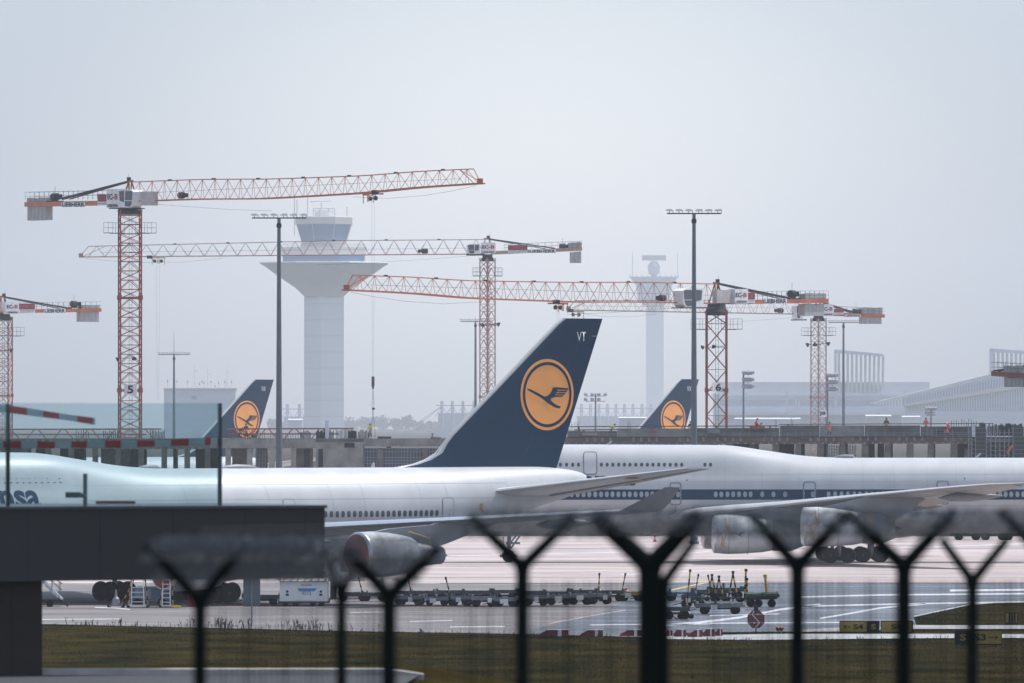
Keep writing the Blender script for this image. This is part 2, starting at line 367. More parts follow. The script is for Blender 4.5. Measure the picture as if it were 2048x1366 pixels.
    def bogie(s, a, y, legtop, r=.67, name='main_gear', rows=2):
        mb = MB(); mb.bar((a, y, r), (a + .1, y, legtop), .17, 10); mb.bar((a - .75, y, r), (a + .75, y, r), .12, 8); mb.bar((a + .1, y, 1.6), (a + 1.3, y, legtop), .07, 6)
        mb.box((a - .45, y, 2.3), (.06, .7, 1.5)); g = mb.build(name, MMET, s.root)
        for da in ((-.76, .76) if rows == 2 else (0,)):
            for dy in (-.52, .52):
                mb = MB(); mb.lathe([(-.2, .30), (-.2, r * .86), (-.13, r * .97), (0, r), (.13, r * .97), (.2, r * .86), (.2, .30)], (a + da, y + dy, r), (0, 1, 0), 28); wl = mb.build('wheel', RUB, g, smooth=40)
                mb = MB(); mb.lathe([(-.215, .05), (-.17, .27), (.17, .27), (.215, .05)], (a + da, y + dy, r), (0, 1, 0), 18); mb.build('hub', DMET, wl, smooth=40)
    def doors(s, rects, m=LINE, wdt=.055):
        for a0, a1, z0, z1 in rects:
            mb2v, mb2f = [], []
            out = ellipse((a0 + a1) / 2, (z0 + z1) / 2, (a1 - a0) / 2, (z1 - z0) / 2, 36, 7); inn = ellipse((a0 + a1) / 2, (z0 + z1) / 2, (a1 - a0) / 2 - wdt, (z1 - z0) / 2 - wdt, 36, 7)
            n = 36; f = [(k, (k + 1) % n, n + (k + 1) % n, n + k) for k in range(n)]
            d = s.decal('cabin_door', inn, [tuple(range(n))], WHITE, off=.025)
            s.decal('door_outline', out + inn, f, m, off=.035, step=.4, parent=d)
    def line(s, a0, a1, z, m=LINE, h=.02):
        n = max(2, int(a1 - a0)); vs = [(a0 + (a1 - a0) * i / n, zz) for i in range(n + 1) for zz in (z, z + h)]
        return s.decal('panel_seam', vs, [(2 * i, 2 * i + 2, 2 * i + 3, 2 * i + 1) for i in range(n)], m, off=.012, step=0)
    def vseam(s, a, z0, z1, m=LINE, wdt=.02):
        n = 14; vs = [(aa, z0 + (z1 - z0) * i / n) for i in range(n + 1) for aa in (a, a + wdt)]
        return s.decal('panel_seam', vs, [(2 * i, 2 * i + 1, 2 * i + 3, 2 * i + 2) for i in range(n)], m, off=.012, step=0)
FAINT = mat('faint_seam', (.39, .395, .41), .5)

def full_tail(j, code):
    j.fuselage(); j.fin(code=code)
def std_wings(j, let=True, e=0):
    SEC = [(2.4, 20.9, 15.6, 3.9, 1.7), (7, 25.3, 12.6, 4.45, 1.25), (11.9, 29.6, 9.9, 4.95, .9), (21, 37.9, 6.6, 5.62, .55), (30, 46.0, 4.0, 6.3, .28)]
    return SEC

# ---- white jumbo with the big navy fin
th = R(40)
J1 = Jet('parked_airliner', (-47.5, 518.4, 0), th, 'white jumbo jet whose big navy tail fin reads VT, parked nose to the left')
J1.fuselage(); J1.fin(code='VT')
SEC = std_wings(J1)
for side in (-1, 1):
    wg = J1.wing_half(SEC, side)
    mb = MB(); tz = 6.3
    rr = []
    for y, a, ch, z, t in ((29.9, 46.1, 3.7, 6.3, .22), (30.25, 47.0, 3.1, 6.75, .16), (30.85, 49.3, 1.3, 7.85, .07)):
        rr.append([Vector((a, side * y, z)), Vector((a + ch * .3, side * (y - t), z)), Vector((a + ch, side * y, z - .03)), Vector((a + ch * .4, side * (y + t), z))])
    mb.loft(rr); mb.build('winglet', UGREY, wg, smooth=40)
    # bright bare leading edge
    mb = MB(); rr = []
    for y, ale, ch, z, t in SEC[:]:
        y2 = side * y; rr.append([Vector((ale - .07, y2, z)), Vector((ale + .02 * ch, y2, z + .24 * t)), Vector((ale + .10 * ch, y2, z + .42 * t)), Vector((ale + .10 * ch, y2, z + .3 * t)), Vector((ale + .012 * ch, y2, z - .17 * t))])
    mb.loft(rr); mb.build('leading_edge', ALU, wg, smooth=50)
    for a0, y, z, wa, wz, wr in ((31.2, 20.9, 3.5, 37.8, 5.62, 1.46), (22.3, 11.8, 2.5, 29.5, 4.95, 1.4)):
        en = J1.engine(a0, y, z, wr, 4.4, REDC, None, wz, wa, side)
        if side == -1:
            yy = -y - 1.46
            J1.strap(en, [(a0 + 3.7, yy + .75, z + 1.33), (a0 + 3.75, yy + .6, z + 1.45), (a0 + 4.6, yy + .5, z + 1.22), (a0 + 5.4, yy + .45, z + 1.0), (a0 + 5.5, yy + .4, z + .35)])
    for y in (7.5, 15.5, 24.5):
        f_ale = interp([(q[0], q[1]) for q in SEC], y); f_ch = interp([(q[0], q[2]) for q in SEC], y); f_z = interp([(q[0], q[3]) for q in SEC], y)
        mb = MB(); mb.lathe([(0, .03), (1, .3), (2.6, .36), (4.2, .2), (5, .03)], (f_ale + f_ch - 3.2, side * y, f_z - .55), (1, 0, .03), 12); mb.build('flap_fairing', AGREY, wg, smooth=50)
# stabilisers
for side in (-1, 1):
    st_ = J1.wing_half([(.6, 57.6, 8.6, 7.15, .9), (1.8, 58.4, 8.0, 7.27, .75), (6.5, 63.5, 5.1, 8.1, .45), (11.0, 68.5, 2.3, 8.92, .16)], side, 'stabiliser', mat('stabiliser_paint', (.52, .53, .54), .4, 0, .06, .8))
    mb = MB(); rr = []
    for y, ale, ch, z, t in ((1.9, 58.45, 7.9, 7.29, .75), (6.5, 63.5, 5.1, 8.1, .45), (10.9, 68.4, 2.3, 8.91, .16)):
        rr.append([Vector((ale + ch * .68, side * y, z - .26 * t - .02 * ch)), Vector((ale + ch * 1.005, side * y, z - .06 * t - .02 * ch)), Vector((ale + ch * 1.005, side * y, z - .02 * ch + .01)), Vector((ale + ch * .68, side * y, z - .1 * t))])
    mb.loft(rr); mb.build('elevator', mat('elevator_grey', (.33, .31, .30), .5, 0, .08, 1), st_)
    mb = MB(); mb.box((66.3, side * 8.0, 8.10), (1.1, .5, .05)); mb.build('orange_mark', YEL, st_)
for a, y, t in ((31.4, 5.5, 3.9), (31.4, -5.5, 3.9), (34.6, 1.9, 3), (34.6, -1.9, 3)): J1.bogie(a, y, t)
J1.bogie(8.0, 0, 3, .55, 'nose_gear', 1)
# main deck windows by the spacing seen in the photo
zwin = 5.86
a_hi = J1.a_of(881); doors_a = [(J1.a_of(567), J1.a_of(592)), (J1.a_of(893), J1.a_of(918))]
k = 0; a = a_hi
while a > 6:
    if not any(d0 - .45 < a < d1 + .45 for d0, d1 in doors_a) and not (24.2 < a < 26 or 9 < a < 10.4):
        J1.poly('cabin_window', ellipse(a, zwin, .155, .215, 14, 3), GLS, step=.2); k += 1
    a -= .508
    if k > 88: break
a = a_hi + 3 * .508
J1.poly('cabin_window', ellipse(J1.a_of(911), zwin, .155, .215, 14, 3), GLS, step=.2)
J1.doors([(doors_a[1][0], doors_a[1][1], 5.15, 6.95), (doors_a[0][0], doors_a[0][1], 5.15, 6.95)], mat('door_line_grey', (.30, .32, .35), .6), .045)
# upper deck windows and big lettering seen through the glass wall
for i in range(24):
    a = 20.9 - .508 * i
    if a < 8: break
    J1.poly('upper_window', ellipse(a, 8.25, .13, .17, 12, 2.5), GLS, step=.2)
vs, fs = text_tris('Lufthansa', .03); ae = J1.a_of(84)
J1.decal('fuselage_lettering', [(ae - 9.6 + 9.6 * x, 6.42 + 1.75 * y) for x, y in vs], fs, NAVY, step=.35)
for z in (6.9, 7.9): J1.line(22, 60, z, FAINT)
for a in (31, 38, 43.5, 46.3, 51.5, 54, 58.5, 60, 63.5): J1.vseam(a, 4.6, 8.95, FAINT)
J1.poly('service_label', [(57.1, 6.0), (57.45, 6.0), (57.45, 6.5), (57.1, 6.5)], mat('service_amber', (.55, .33, .1)))
J1.poly('service_label', [(57.35, 5.85), (57.6, 5.85), (57.6, 6.0), (57.35, 6.0)], mat('service_red', (.6, .12, .03)), off=.03)
for a, h_, l_ in ((37.9, .32, 3.4), (30.2, .55, 2.2)):
    mb = MB(); mb.lathe([(0, .02), (l_ * .15, .22), (l_ * .4, .3), (l_ * .75, .25), (l_, .02)], (a - l_ / 2, 0, 8.98), (1, 0, 0), 14); mb.build('antenna_dome', AGREY, J1.root, smooth=50)
mb = MB(); mb.prism([(49.3, -.03, 8.9), (49.7, -.03, 8.9), (49.65, -.03, 9.35), (49.5, -.03, 9.35)], (0, .06, 0)); mb.build('blade_antenna', WHITE, J1.root)

# ---- retro jumbo
J2 = Jet('retro_airliner', (-8.4, 689.2, 0), R(.8), 'white jumbo jet with a navy window stripe along its side, nose to the left', 5.6, (26.3, 35.5))
J2.fuselage(); J2.fin(code='YT')
SEC2 = [(2.4, 21.5, 16.4, 3.9, 1.7), (7, 25.7, 13.4, 4.5, 1.25), (11.9, 30.1, 10.6, 5.0, .9), (21, 37.6, 7.2, 5.95, .55), (30, 44.6, 4.2, 6.75, .3), (32.5, 47.1, 2.9, 6.98, .18), (34.2, 50.4, .5, 7.12, .05)]
for side in (-1, 1):
    wg = J2.wing_half(SEC2, side)
    mb = MB(); rr = []
    for y, ale, ch, z, t in SEC2:
        y2 = side * y; rr.append([Vector((ale - .07, y2, z)), Vector((ale + .02 * ch, y2, z + .24 * t)), Vector((ale + .10 * ch, y2, z + .42 * t)), Vector((ale + .10 * ch, y2, z + .3 * t)), Vector((ale + .012 * ch, y2, z - .17 * t))])
    mb.loft(rr); mb.build('leading_edge', WHITE, wg, smooth=50)
    mb = MB(); rr = []
    for y, ale, ch, z, t in SEC2[2:6]:
        rr.append([Vector((ale + ch * .62, side * y, z - .42 * t)), Vector((ale + ch * 1.02, side * y, z - .1 * t - .06 * ch)), Vector((ale + ch * 1.02, side * y, z - .05 * ch)), Vector((ale + ch * .62, side * y, z - .2 * t))])
    mb.loft(rr); mb.build('flap', mat('flap_brown_grey', (.30, .28, .27), .5, 0, .1, 1), wg)
    for a0, y, z, wa, wz in ((32.4, 20.9, 3.35, 37.6, 5.95), (25.3, 11.9, 2.6, 30.2, 5.0)):
        en = J2.engine(a0, y, z, 1.62, 5.0, WHP, NAC2, wz, wa, side)
        if side == -1:
            r_ = 1.70; sp = lambda dx, q: (a0 + dx, -y - r_ * math.cos(q) * (1 if dx < 4 else .93), z + r_ * math.sin(q) * (1 if dx < 4 else .93))
            J2.strap(en, [sp(1.0, .95), sp(1.05, .5), sp(1.4, .25), sp(.5, .1), sp(.7, -.2), sp(.6, -.6), sp(1.3, -.75)])
            J2.strap(en, [sp(1.0, .95), sp(1.1, .4), sp(1.05, 0), sp(.8, -.3), sp(.85, -.7)])
            J2.strap(en, [sp(4.9, .95), sp(4.85, .4)])
            for q in (.0, .18, .32):
                J2.strap(en, [(a0 + 5.5 + q, -y - 1.15, z + 1.0 - q), (a0 + 5.35 + q, -y - 1.3, z + .4), (a0 + 5.5 + q * .5, -y - 1.25, z - .3 - q)])
            if y > 15: J2.strap(en, [(a0 + 5.0, -y - 1.0, z + 1.45), (a0 + 6.2, -y - .8, z + .75), (a0 + 9.6, -y - .4, z + .45)])
            # small bird mark on the nacelle, bent round the cowl
            v2, f2 = sliced([(x * .62, zz * .62) for x, zz in BIRD], [tuple(range(len(BIRD)))], .25)
            mb = MB(); mb.add([(a0 + 2.1 + x, -y - math.sqrt(max(.01, (1.73) ** 2 - (zz + .1) ** 2)), z + .05 + zz) for x, zz in v2], f2); mb.build('bird_emblem', NAVY, en, fix=False)
    for y in (7.5, 16.5, 26.0):
        f_ale = interp([(q[0], q[1]) for q in SEC2], y); f_ch = interp([(q[0], q[2]) for q in SEC2], y); f_z = interp([(q[0], q[3]) for q in SEC2], y)
        mb = MB(); mb.lathe([(0, .03), (1, .34), (2.6, .4), (4.4, .22), (5.4, .03)], (f_ale + f_ch - 3.6, side * y, f_z - .6), (1, 0, .03), 12); mb.build('flap_fairing', AGREY, wg, smooth=50)
for side in (-1, 1):
    J2.wing_half([(.6, 63.2, 8.6, 7.15, .9), (1.8, 64.0, 8.0, 7.27, .75), (11.0, 74.1, 2.3, 8.92, .16)], side, 'stabiliser', WHITE)
for a, y, t in ((36.3, 5.5, 3.9), (36.3, -5.5, 3.9), (39.3, 1.9, 3), (39.3, -1.9, 3)): J2.bogie(a, y, t, .67)
J2.bogie(8.1, 0, 3.1, .55, 'nose_gear', 1)
mb = MB(); mb.bar((8.3, 0, 1.2), (9.6, 0, 3.0), .08, 6); mb.box((7.7, -.3, 2.9), (1.6, .05, .9)); mb.box((8.5, 0, 1.65), (1.2, .25, .2)); mb.bar((8.1, -.25, .9), (7.4, -.25, 1.9), .05, 6); mb.build('nose_gear_door', MMET, J2.root)
zs0, zs1 = 5.42, 6.30
st_ = J2.decal('navy_stripe', [(a_, z_) for a_ in [3 + .8 * i for i in range(82)] for z_ in (zs0 + (0, .29, .58, .88)[0], zs0 + .29, zs0 + .58, zs1)], [(4 * i + q, 4 * i + 4 + q, 4 * i + 5 + q, 4 * i + 1 + q) for i in range(81) for q in range(3)], NAVY, off=.015, step=0)
def wins(us, v, rx, rz, m, name):
    for u in us:
        a = J2.a_of(u, -3.1); J2.poly(name, ellipse(a, v, rx, rz, 16, 2.2), m, off=.03, step=.2)
up_us = [1100 + x / 4.096 for x in (40, 87, 137, 188, 235, 423, 470, 517, 565, 611, 657, 705, 753, 800, 846, 893, 940, 987, 1035, 1082, 1272, 1318)]
wins(up_us, 8.42, .135, .17, GLS, 'upper_window')
m_us = [1100 + x / 4.096 for x in (35, 82, 130, 178, 226, 275, 322, 370, 418, 465, 512, 560, 607, 653, 700, 748, 793, 838, 1050, 1357, 1403, 1453, 1500, 1548, 1597, 1643, 1738, 1830, 1925)]
m_us += [1548 + x / 4.018 for x in (90, 311, 438, 490, 542, 593, 645, 690, 742, 788, 834, 882, 930, 975, 1020, 1070, 1115, 1160, 1207, 1255, 1300, 1670, 1720, 1770, 1815, 1860, 1905, 1955, 2002)]
m_us += [2058 + 11.6 * i for i in range(8)] + [1100 - 11.6 * i for i in range(6)]
wins(m_us, 5.88, .165, .245, GLS2, 'cabin_window')
DL = mat('door_line_steel', (.20, .25, .31), .5, .2)
def dr(u0, u1, v0, v1): return (J2.a_of(u0), J2.a_of(u1), J2.z_of(v1, 20), J2.z_of(v0, 20))
J2.doors([dr(1339, 1363, 964.5, 1010)], DL, .10)
for q in (dr(1167, 1195, 903, 949),): J2.doors([q], mat('door_line_dark', (.12, .14, .17), .5), .07)
J2.doors([(J2.a_of(1606), J2.a_of(1632), 5.0, 6.98), (J2.a_of(1873), J2.a_of(1898), 5.0, 7.05)], DL, .10)
J2.poly('door_stripe', [(J2.a_of(1341.5), zs0), (J2.a_of(1360.5), zs0), (J2.a_of(1360.5), zs1), (J2.a_of(1341.5), zs1)], NAVY, off=.028)
for uu in (1608.5, 1875.5): J2.poly('door_stripe', [(J2.a_of(uu), zs0), (J2.a_of(uu + 20.5), zs0), (J2.a_of(uu + 20.5), zs1), (J2.a_of(uu), zs1)], NAVY, off=.028)
for uu in (1356, 1626, 1892): wins([uu], 5.88, .165, .245, GLS2, 'cabin_window')
vs, fs = text_tris('Lufthansa', .03); ae = J2.a_of(1271); aw = ae - J2.a_of(1035)
J2.decal('fuselage_lettering', [(ae - aw + aw * x, 6.63 + 1.22 * y) for x, y in vs], fs, NAVY, step=.35)
for z in (7.6, 7.0, 4.9): J2.line(14, 62, z, FAINT)
for a in (10, 12.5, 15.2, 18, 21, 24, 26.6, 29.8, 33, 35.8, 38.5, 41.2, 44, 46.5, 49, 51.5): J2.vseam(a, 4.6, 9.0, FAINT)
for uu, zz in ((1374, 7.1), (1386, 4.7), (1930, 7.25)): J2.poly('service_port', ellipse(J2.a_of(uu), zz, .07, .07, 8), LINE, off=.02, step=0)
mb = MB(); mb.lathe([(0, .02), (.4, .25), (1.0, .36), (1.8, .32), (2.0, .02)], (J2.a_of(1690, 0) - 1.1, 0, 8.95), (1, 0, 0), 14); mb.build('antenna_dome', AGREY, J2.root, smooth=50)
for uu in (1208, 1946):
    a = J2.a_of(uu, 0); zt = 10.0 if uu < 1500 else 8.95; mb = MB(); mb.prism([(a, -.04, zt), (a + .35, -.04, zt), (a + .75, -.04, zt + .45), (a + .6, -.04, zt + .45)], (0, .08, 0)); mb.build('blade_antenna', WHITE, J2.root)
a = J2.a_of(1351); mb = MB(); mb.bar((a, -3.0, 4.4), (a + .05, -3.15, 5.0), .025, 5); mb.build('drain_mast', DMET, J2.root)

# ---- the two jumbos behind the building site: same type
def far_jet(u, v, D, code, label, th):
    # place so that the fin tip (a=66.6) shows at u
    c, n = math.cos(th), math.sin(th); x, y = X(u, D), D
    j = Jet('parked_airliner', (x - 66.6 * c, y - 66.6 * n, -1.7), th, label); j.fuselage(); j.fin(code=code)
    for side in (-1, 1):
        j.wing_half(SEC, side); j.wing_half([(1.8, 58.4, 8.0, 7.27, .75), (11.0, 68.5, 2.3, 8.92, .16)], side, 'stabiliser', WHITE)
        for a0, y_, z_, wa, wz in ((32.4, 20.9, 3.55, 37.8, 5.62), (22.3, 11.8, 2.5, 29.5, 4.95)): j.engine(a0, y_, z_, 1.4, 4.4, REDC, None, wz, wa, side)
    for a, y_, t in ((31.4, 5.5, 3.9), (31.4, -5.5, 3.9), (34.6, 1.9, 3), (34.6, -1.9, 3)): j.bogie(a, y_, t)
    return j
J3 = far_jet(508, 760, 1080, 'VW', 'jumbo jet with a navy tail fin reading VW, behind the left of the building site', R(46))
J4 = far_jet(1360, 755, 1070, 'VX', 'jumbo jet with a navy tail fin reading VX, behind the middle of the building site', R(46))
# ---------------------------------------------------------------- terrain
GF = -1.7                                  # the far side of the field lies a little lower
def gz(x, y):
    if y < 30: z = 10.7
    elif y < 55: z = 10.7 - (y - 30) / 25 * 2.0
    elif y < 100: z = 8.7 - (y - 55) / 45 * .9
    elif y < 150: z = 7.8 - (y - 100) / 50 * 1.35
    elif y < 190: z = 6.45
    elif y < 290: z = 6.45 * (1 - (y - 190) / 100) ** 1.6
    else: z = 0
    if 100 < y < 290:
        t = min(1, max(0, (x + 2.2) / 6)); z -= t * 1.0 * min(1, (y - 100) / 40) * min(1, (290 - y) / 90)
        z = max(z, 0)
    if y > 850: z = GF * min(1, (y - 850) / 60)
    return z
ys = [-200, 0, 30, 42, 55, 70, 85, 100, 115, 130, 150, 160, 170, 180, 190] + [200 + 10 * i for i in range(10)] + [300, 400, 500, 600, 700, 850, 870, 890, 910, 1000, 1500, 3000, 6000, 11800]
xs = [-6000, -2000, -600, -200, -80, -40, -20, -12, -8, -6, -4, -3, -2, -1, 0, 1, 2, 3, 4, 6, 8, 12, 20, 40, 80, 200, 600, 2000, 6000]
mb = MB(); n = len(xs)
mb.add([(x, y, gz(x, y)) for y in ys for x in xs], [(j * n + i, j * n + i + 1, (j + 1) * n + i + 1, (j + 1) * n + i) for j in range(len(ys) - 1) for i in range(n - 1)])
SOIL = mat('soil_and_grass', (.040, .029, .007), .95, 0, .2, 1, (.22, .16, 1), c2=(.006, .008, .002), detail=12, lo_=.35, hi_=.65, spec=0)
tag(mb.build('ground', SOIL, smooth=True), kind='structure')
def sheet(name, pts, z, m, kind='structure', label=None):
    mb = MB(); q = []
    for p in pts: q.append(G(p[0], p[1], 0) + Vector((0, 0, z)))
    mb.add(q, [tuple(range(len(q)))]); o = mb.build(name, m); o['kind'] = kind; return o
def tarmac(name, ca, cb, sc, st, spec, rough, wet=None):
    """paving: broad tonal patches, drag streaks and fine grain"""
    m = bpy.data.materials.new(name); m.use_nodes = True; n = m.node_tree.nodes; l = m.node_tree.links; b = n['Principled BSDF']
    b.inputs['Roughness'].default_value = rough; b.inputs['Specular IOR Level'].default_value = spec
    g = n.new('ShaderNodeNewGeometry')
    def nz(scale, det):
        mp = n.new('ShaderNodeMapping'); mp.inputs['Scale'].default_value = scale; l.new(g.outputs['Position'], mp.inputs[0])
        q = n.new('ShaderNodeTexNoise'); q.inputs['Scale'].default_value = 1; q.inputs['Detail'].default_value = det; l.new(mp.outputs[0], q.inputs['Vector']); return q
    a = nz((sc * st, sc, 1), 5); c = nz((.12, .35, 1), 7)
    cr = n.new('ShaderNodeValToRGB'); cr.color_ramp.elements[0].position = .36; cr.color_ramp.elements[1].position = .62
    cr.color_ramp.elements[0].color = (*ca, 1); cr.color_ramp.elements[1].color = (*cb, 1); l.new(a.outputs['Fac'], cr.inputs[0])
    mx = n.new('ShaderNodeMix'); mx.data_type = 'RGBA'; mx.blend_type = 'MULTIPLY'; mx.inputs[0].default_value = .6
    c2 = n.new('ShaderNodeValToRGB'); c2.color_ramp.elements[0].position = .38; c2.color_ramp.elements[0].color = (.5, .5, .5, 1); c2.color_ramp.elements[1].position = .56
    l.new(c.outputs['Fac'], c2.inputs[0]); l.new(cr.outputs[0], mx.inputs[6]); l.new(c2.outputs[0], mx.inputs[7]); l.new(mx.outputs[2], b.inputs['Base Color'])
    if wet:
        q = nz(wet, 3); r2 = n.new('ShaderNodeValToRGB'); r2.color_ramp.elements[0].position = .5; r2.color_ramp.elements[1].position = .62
        r2.color_ramp.elements[0].color = (rough,) * 3 + (1,); r2.color_ramp.elements[1].color = (.16,) * 3 + (1,); l.new(q.outputs['Fac'], r2.inputs[0]); l.new(r2.outputs[0], b.inputs['Roughness'])
    return m
APR = tarmac('apron_concrete', (.35, .29, .27), (.50, .425, .395), .09, .12, .25, .75)
ASP = tarmac('taxiway_asphalt', (.15, .137, .135), (.225, .207, .20), .12, .12, .15, .75)
ASP2 = tarmac('dark_asphalt', (.055, .06, .07), (.095, .10, .115), .12, .15, .5, .5, (.02, .16, 1))
EDGE = tarmac('pale_concrete', (.30, .30, .30), (.42, .42, .42), .5, .2, .3, .8)
def quad(name, x0, x1, y0, y1, z, m):
    mb = MB(); nx = 1; mb.add([(x0, y0, z), (x1, y0, z), (x1, y1, z), (x0, y1, z)], [(0, 1, 2, 3)]); o = mb.build(name, m); o['kind'] = 'structure'; return o
quad('apron', -400, 400, 600, 850, .02, APR)
quad('far_apron', -600, 600, 911, 2300, GF + .02, APR)
# taxiway in front of it, its near edge meets the grass
sheet('taxiway', [(-1200, 1167), (-1200, 1244), (100, 1249), (700, 1263), (1070, 1269), (1290, 1275), (1560, 1277), (1560, 1167)], .024, ASP)
sheet('dark_taxiway', [(1300, 1167.5), (1220, 1220), (1040, 1267.5), (1290, 1272), (1650, 1263), (1835, 1258), (1826, 1232), (1935, 1208), (2200, 1196), (3200, 1185), (3200, 1167.5)], .032, ASP2)
# white concrete strips on the right
sheet('concrete_strip', [(1287, 1274.5), (1490, 1270), (1560, 1269), (1870, 1269), (2400, 1270), (2400, 1276), (1870, 1277.5), (1500, 1281), (1300, 1279)], .040, EDGE)
sheet('concrete_strip', [(1600, 1260.5), (1690, 1256), (1835, 1251.5), (2400, 1252), (2400, 1258.5), (1835, 1259), (1700, 1264), (1600, 1265)], .040, EDGE)
sheet('concrete_strip', [(1825, 1233), (1880, 1221), (1935, 1209.5), (1990, 1205), (2300, 1200), (2300, 1202), (1990, 1207), (1938, 1211.5), (1883, 1223.5), (1828, 1235)], .040, EDGE)
WLINE = mat('white_line_paint', (.62, .62, .62), .6, 0, .15, .8, c2=(.40, .40, .41)); YLINE = mat('yellow_line_paint', (.68, .47, .16), .6, 0, .15, .8); PLINE = mat('faded_red_line_paint', (.50, .33, .34), .6, 0, .15, .8)
def mark(pts, wpx, m, z=.036):
    """painted line through photo points laid on the ground; wpx is its width in photo pixels there"""
    q = []
    for i, (u, v) in enumerate(pts): q.append((u, v - wpx / 2))
    for u, v in pts[::-1]: q.append((u, v + wpx / 2))
    sheet('painted_marking', q, z, m)
mark([(1343, 1181), (1380, 1172.5), (1417, 1165.5)], 2.4, YLINE); mark([(1417, 1164.6), (1490, 1164)], 1.2, WLINE, .028)
mark([(1100, 1248), (1180, 1233), (1252, 1221)], 1.6, PLINE)
mark([(1320, 1252), (1400, 1246), (1480, 1236), (1560, 1220), (1640, 1210)], 4, WLINE)
mark([(1420, 1247.5), (1700, 1246)], 2.2, WLINE); mark([(1600, 1195), (1760, 1191), (2300, 1186)], 3, WLINE); mark([(1590, 1214), (1800, 1209), (2300, 1200)], 2.5, WLINE)
mark([(1640, 1238), (1700, 1228), (1760, 1217), (1850, 1209)], 3, WLINE); mark([(1180, 1251), (1420, 1249)], 1.6, WLINE); mark([(700, 1187), (1000, 1184), (1300, 1186)], 1.5, WLINE)
mark([(-100, 1241), (100, 1240), (240, 1239)], 1.4, WLINE); mark([(190, 1216), (230, 1217), (260, 1220)], 1.6, WLINE); mark([(900, 1255), (1010, 1254)], 1.6, WLINE); mark([(700, 1226), (780, 1225)], 1.2, WLINE)
mark([(1420, 1232), (1560, 1229)], 1.6, WLINE); mark([(1900, 1182), (2300, 1178)], 4, WLINE); mark([(820, 1244), (905, 1242)], 1.4, WLINE)
DAR = mat('expansion_joint', (.13, .12, .12), .8)
mark([(-900, 1157), (3000, 1156)], .8, DAR, .028); mark([(-900, 1131), (3000, 1127)], .6, DAR, .028); mark([(-900, 1100), (3000, 1097)], .5, DAR, .028)
mark([(880, 1167.5), (1500, 1166.5), (2300, 1166)], 1.0, DAR, .040)
for (u0, v0, u1, v1) in ((1240, 1150, 1480, 1139), (1550, 1128, 1700, 1120), (900, 1112, 1300, 1104), (1250, 1119, 1420, 1103), (1700, 1100, 2048, 1088)): mark([(u0, v0), (u1, v1)], 1.3, WLINE, .028)
# grass, weeds
def grass_z(x, y): return gz(x, y)
BL = [mat('grass_blade_olive', (.024, .026, .004), .9, 0, .25, .35, c2=(.004, .006, .001), spec=.05), mat('grass_blade_straw', (.065, .046, .006), .9, 0, .2, .4, spec=.05), mat('grass_blade_moss', (.090, .080, .004), .9, 0, .2, .2, spec=.05), mat('grass_blade_brown', (.013, .007, .003), .9, 0, .2, .3, spec=.05)]
rg = random.Random(3)
def edge_v(u):
    return interp([(-1200, 1246), (100, 1249), (700, 1263), (1070, 1269), (1290, 1276), (1400, 1280), (1560, 1281), (1870, 1278), (2400, 1277)], u)
mb = MB()
from mathutils import noise as MN
def blade(x, y, z, h, mi, lean=.35):
    an = rg.uniform(0, 6.283); wd = .011 + .012 * h; dx, dy = math.cos(an) * wd, math.sin(an) * wd; lx, ly = rg.uniform(-lean, lean) * h, rg.uniform(-lean, lean) * h
    mb.cur = mi; mb.add([(x - dx, y - dy, z - .02), (x + dx, y + dy, z - .02), (x + lx * .4 + dx * .7, y + ly * .4, z + h * .6), (x + lx, y + ly, z + h)], [(0, 1, 2), (0, 2, 3)])
for i in range(64000):
    u = rg.uniform(60, 2080); v = rg.uniform(edge_v(u) + .5, 1385) if rg.random() < .8 else edge_v(u) + rg.uniform(.3, 14)
    if v > 1375: continue
    p = G(u, v, 0); q = MN.noise(Vector((p.x * .16, p.y * .13, 0))) + .4 * MN.noise(Vector((p.x * .9, p.y * .5, 5)))
    q += .5 * math.sin(p.y * .21 + MN.noise(Vector((p.x * .05, p.y * .05, 9))) * 9) * .4; r_ = rg.random(); mi = (2 if r_ < .6 else 1) if q > .13 else (3 if q < -.17 and r_ < .6 else (0 if r_ < .8 else (1 if r_ < .93 else 3)))
    blade(p.x, p.y, 0, rg.uniform(.03, .10) * (1.4 if q > .25 else 1), mi)
for i in range(1500):      # second strip and islands on the right
    u = rg.uniform(1400, 2080); t = rg.random()
    v = interp([(1290, 1268), (1400, 1266), (1560, 1266), (1835, 1262)], u) + rg.uniform(0, 3.5) if u < 1835 else rg.uniform(1262, 1267)
    p = G(u, v, 0); blade(p.x, p.y, .045, rg.uniform(.04, .13), rg.choice((0, 0, 1, 3)))
for i in range(4500):
    u = rg.uniform(1836, 2090); v = rg.uniform(interp([(1836, 1236), (1880, 1224), (1940, 1212), (2090, 1207)], u), 1251)
    p = G(u, v, 0); blade(p.x, p.y, .03, rg.uniform(.04, .14), rg.choice((0, 0, 1, 3)))
tag(mb.build('grass', BL, fix=False), kind='stuff')
sheet('grass_island', [(1828, 1237), (1883, 1225), (1938, 1213), (2300, 1205), (2400, 1205), (2400, 1252), (1835, 1251.5)], .036, SOIL)
sheet('grass_island', [(1320, 1269), (1400, 1266), (1560, 1264.5), (1700, 1266), (1835, 1260), (2400, 1260), (2400, 1270), (1560, 1269.5), (1400, 1273)], .038, SOIL)
mb = MB()
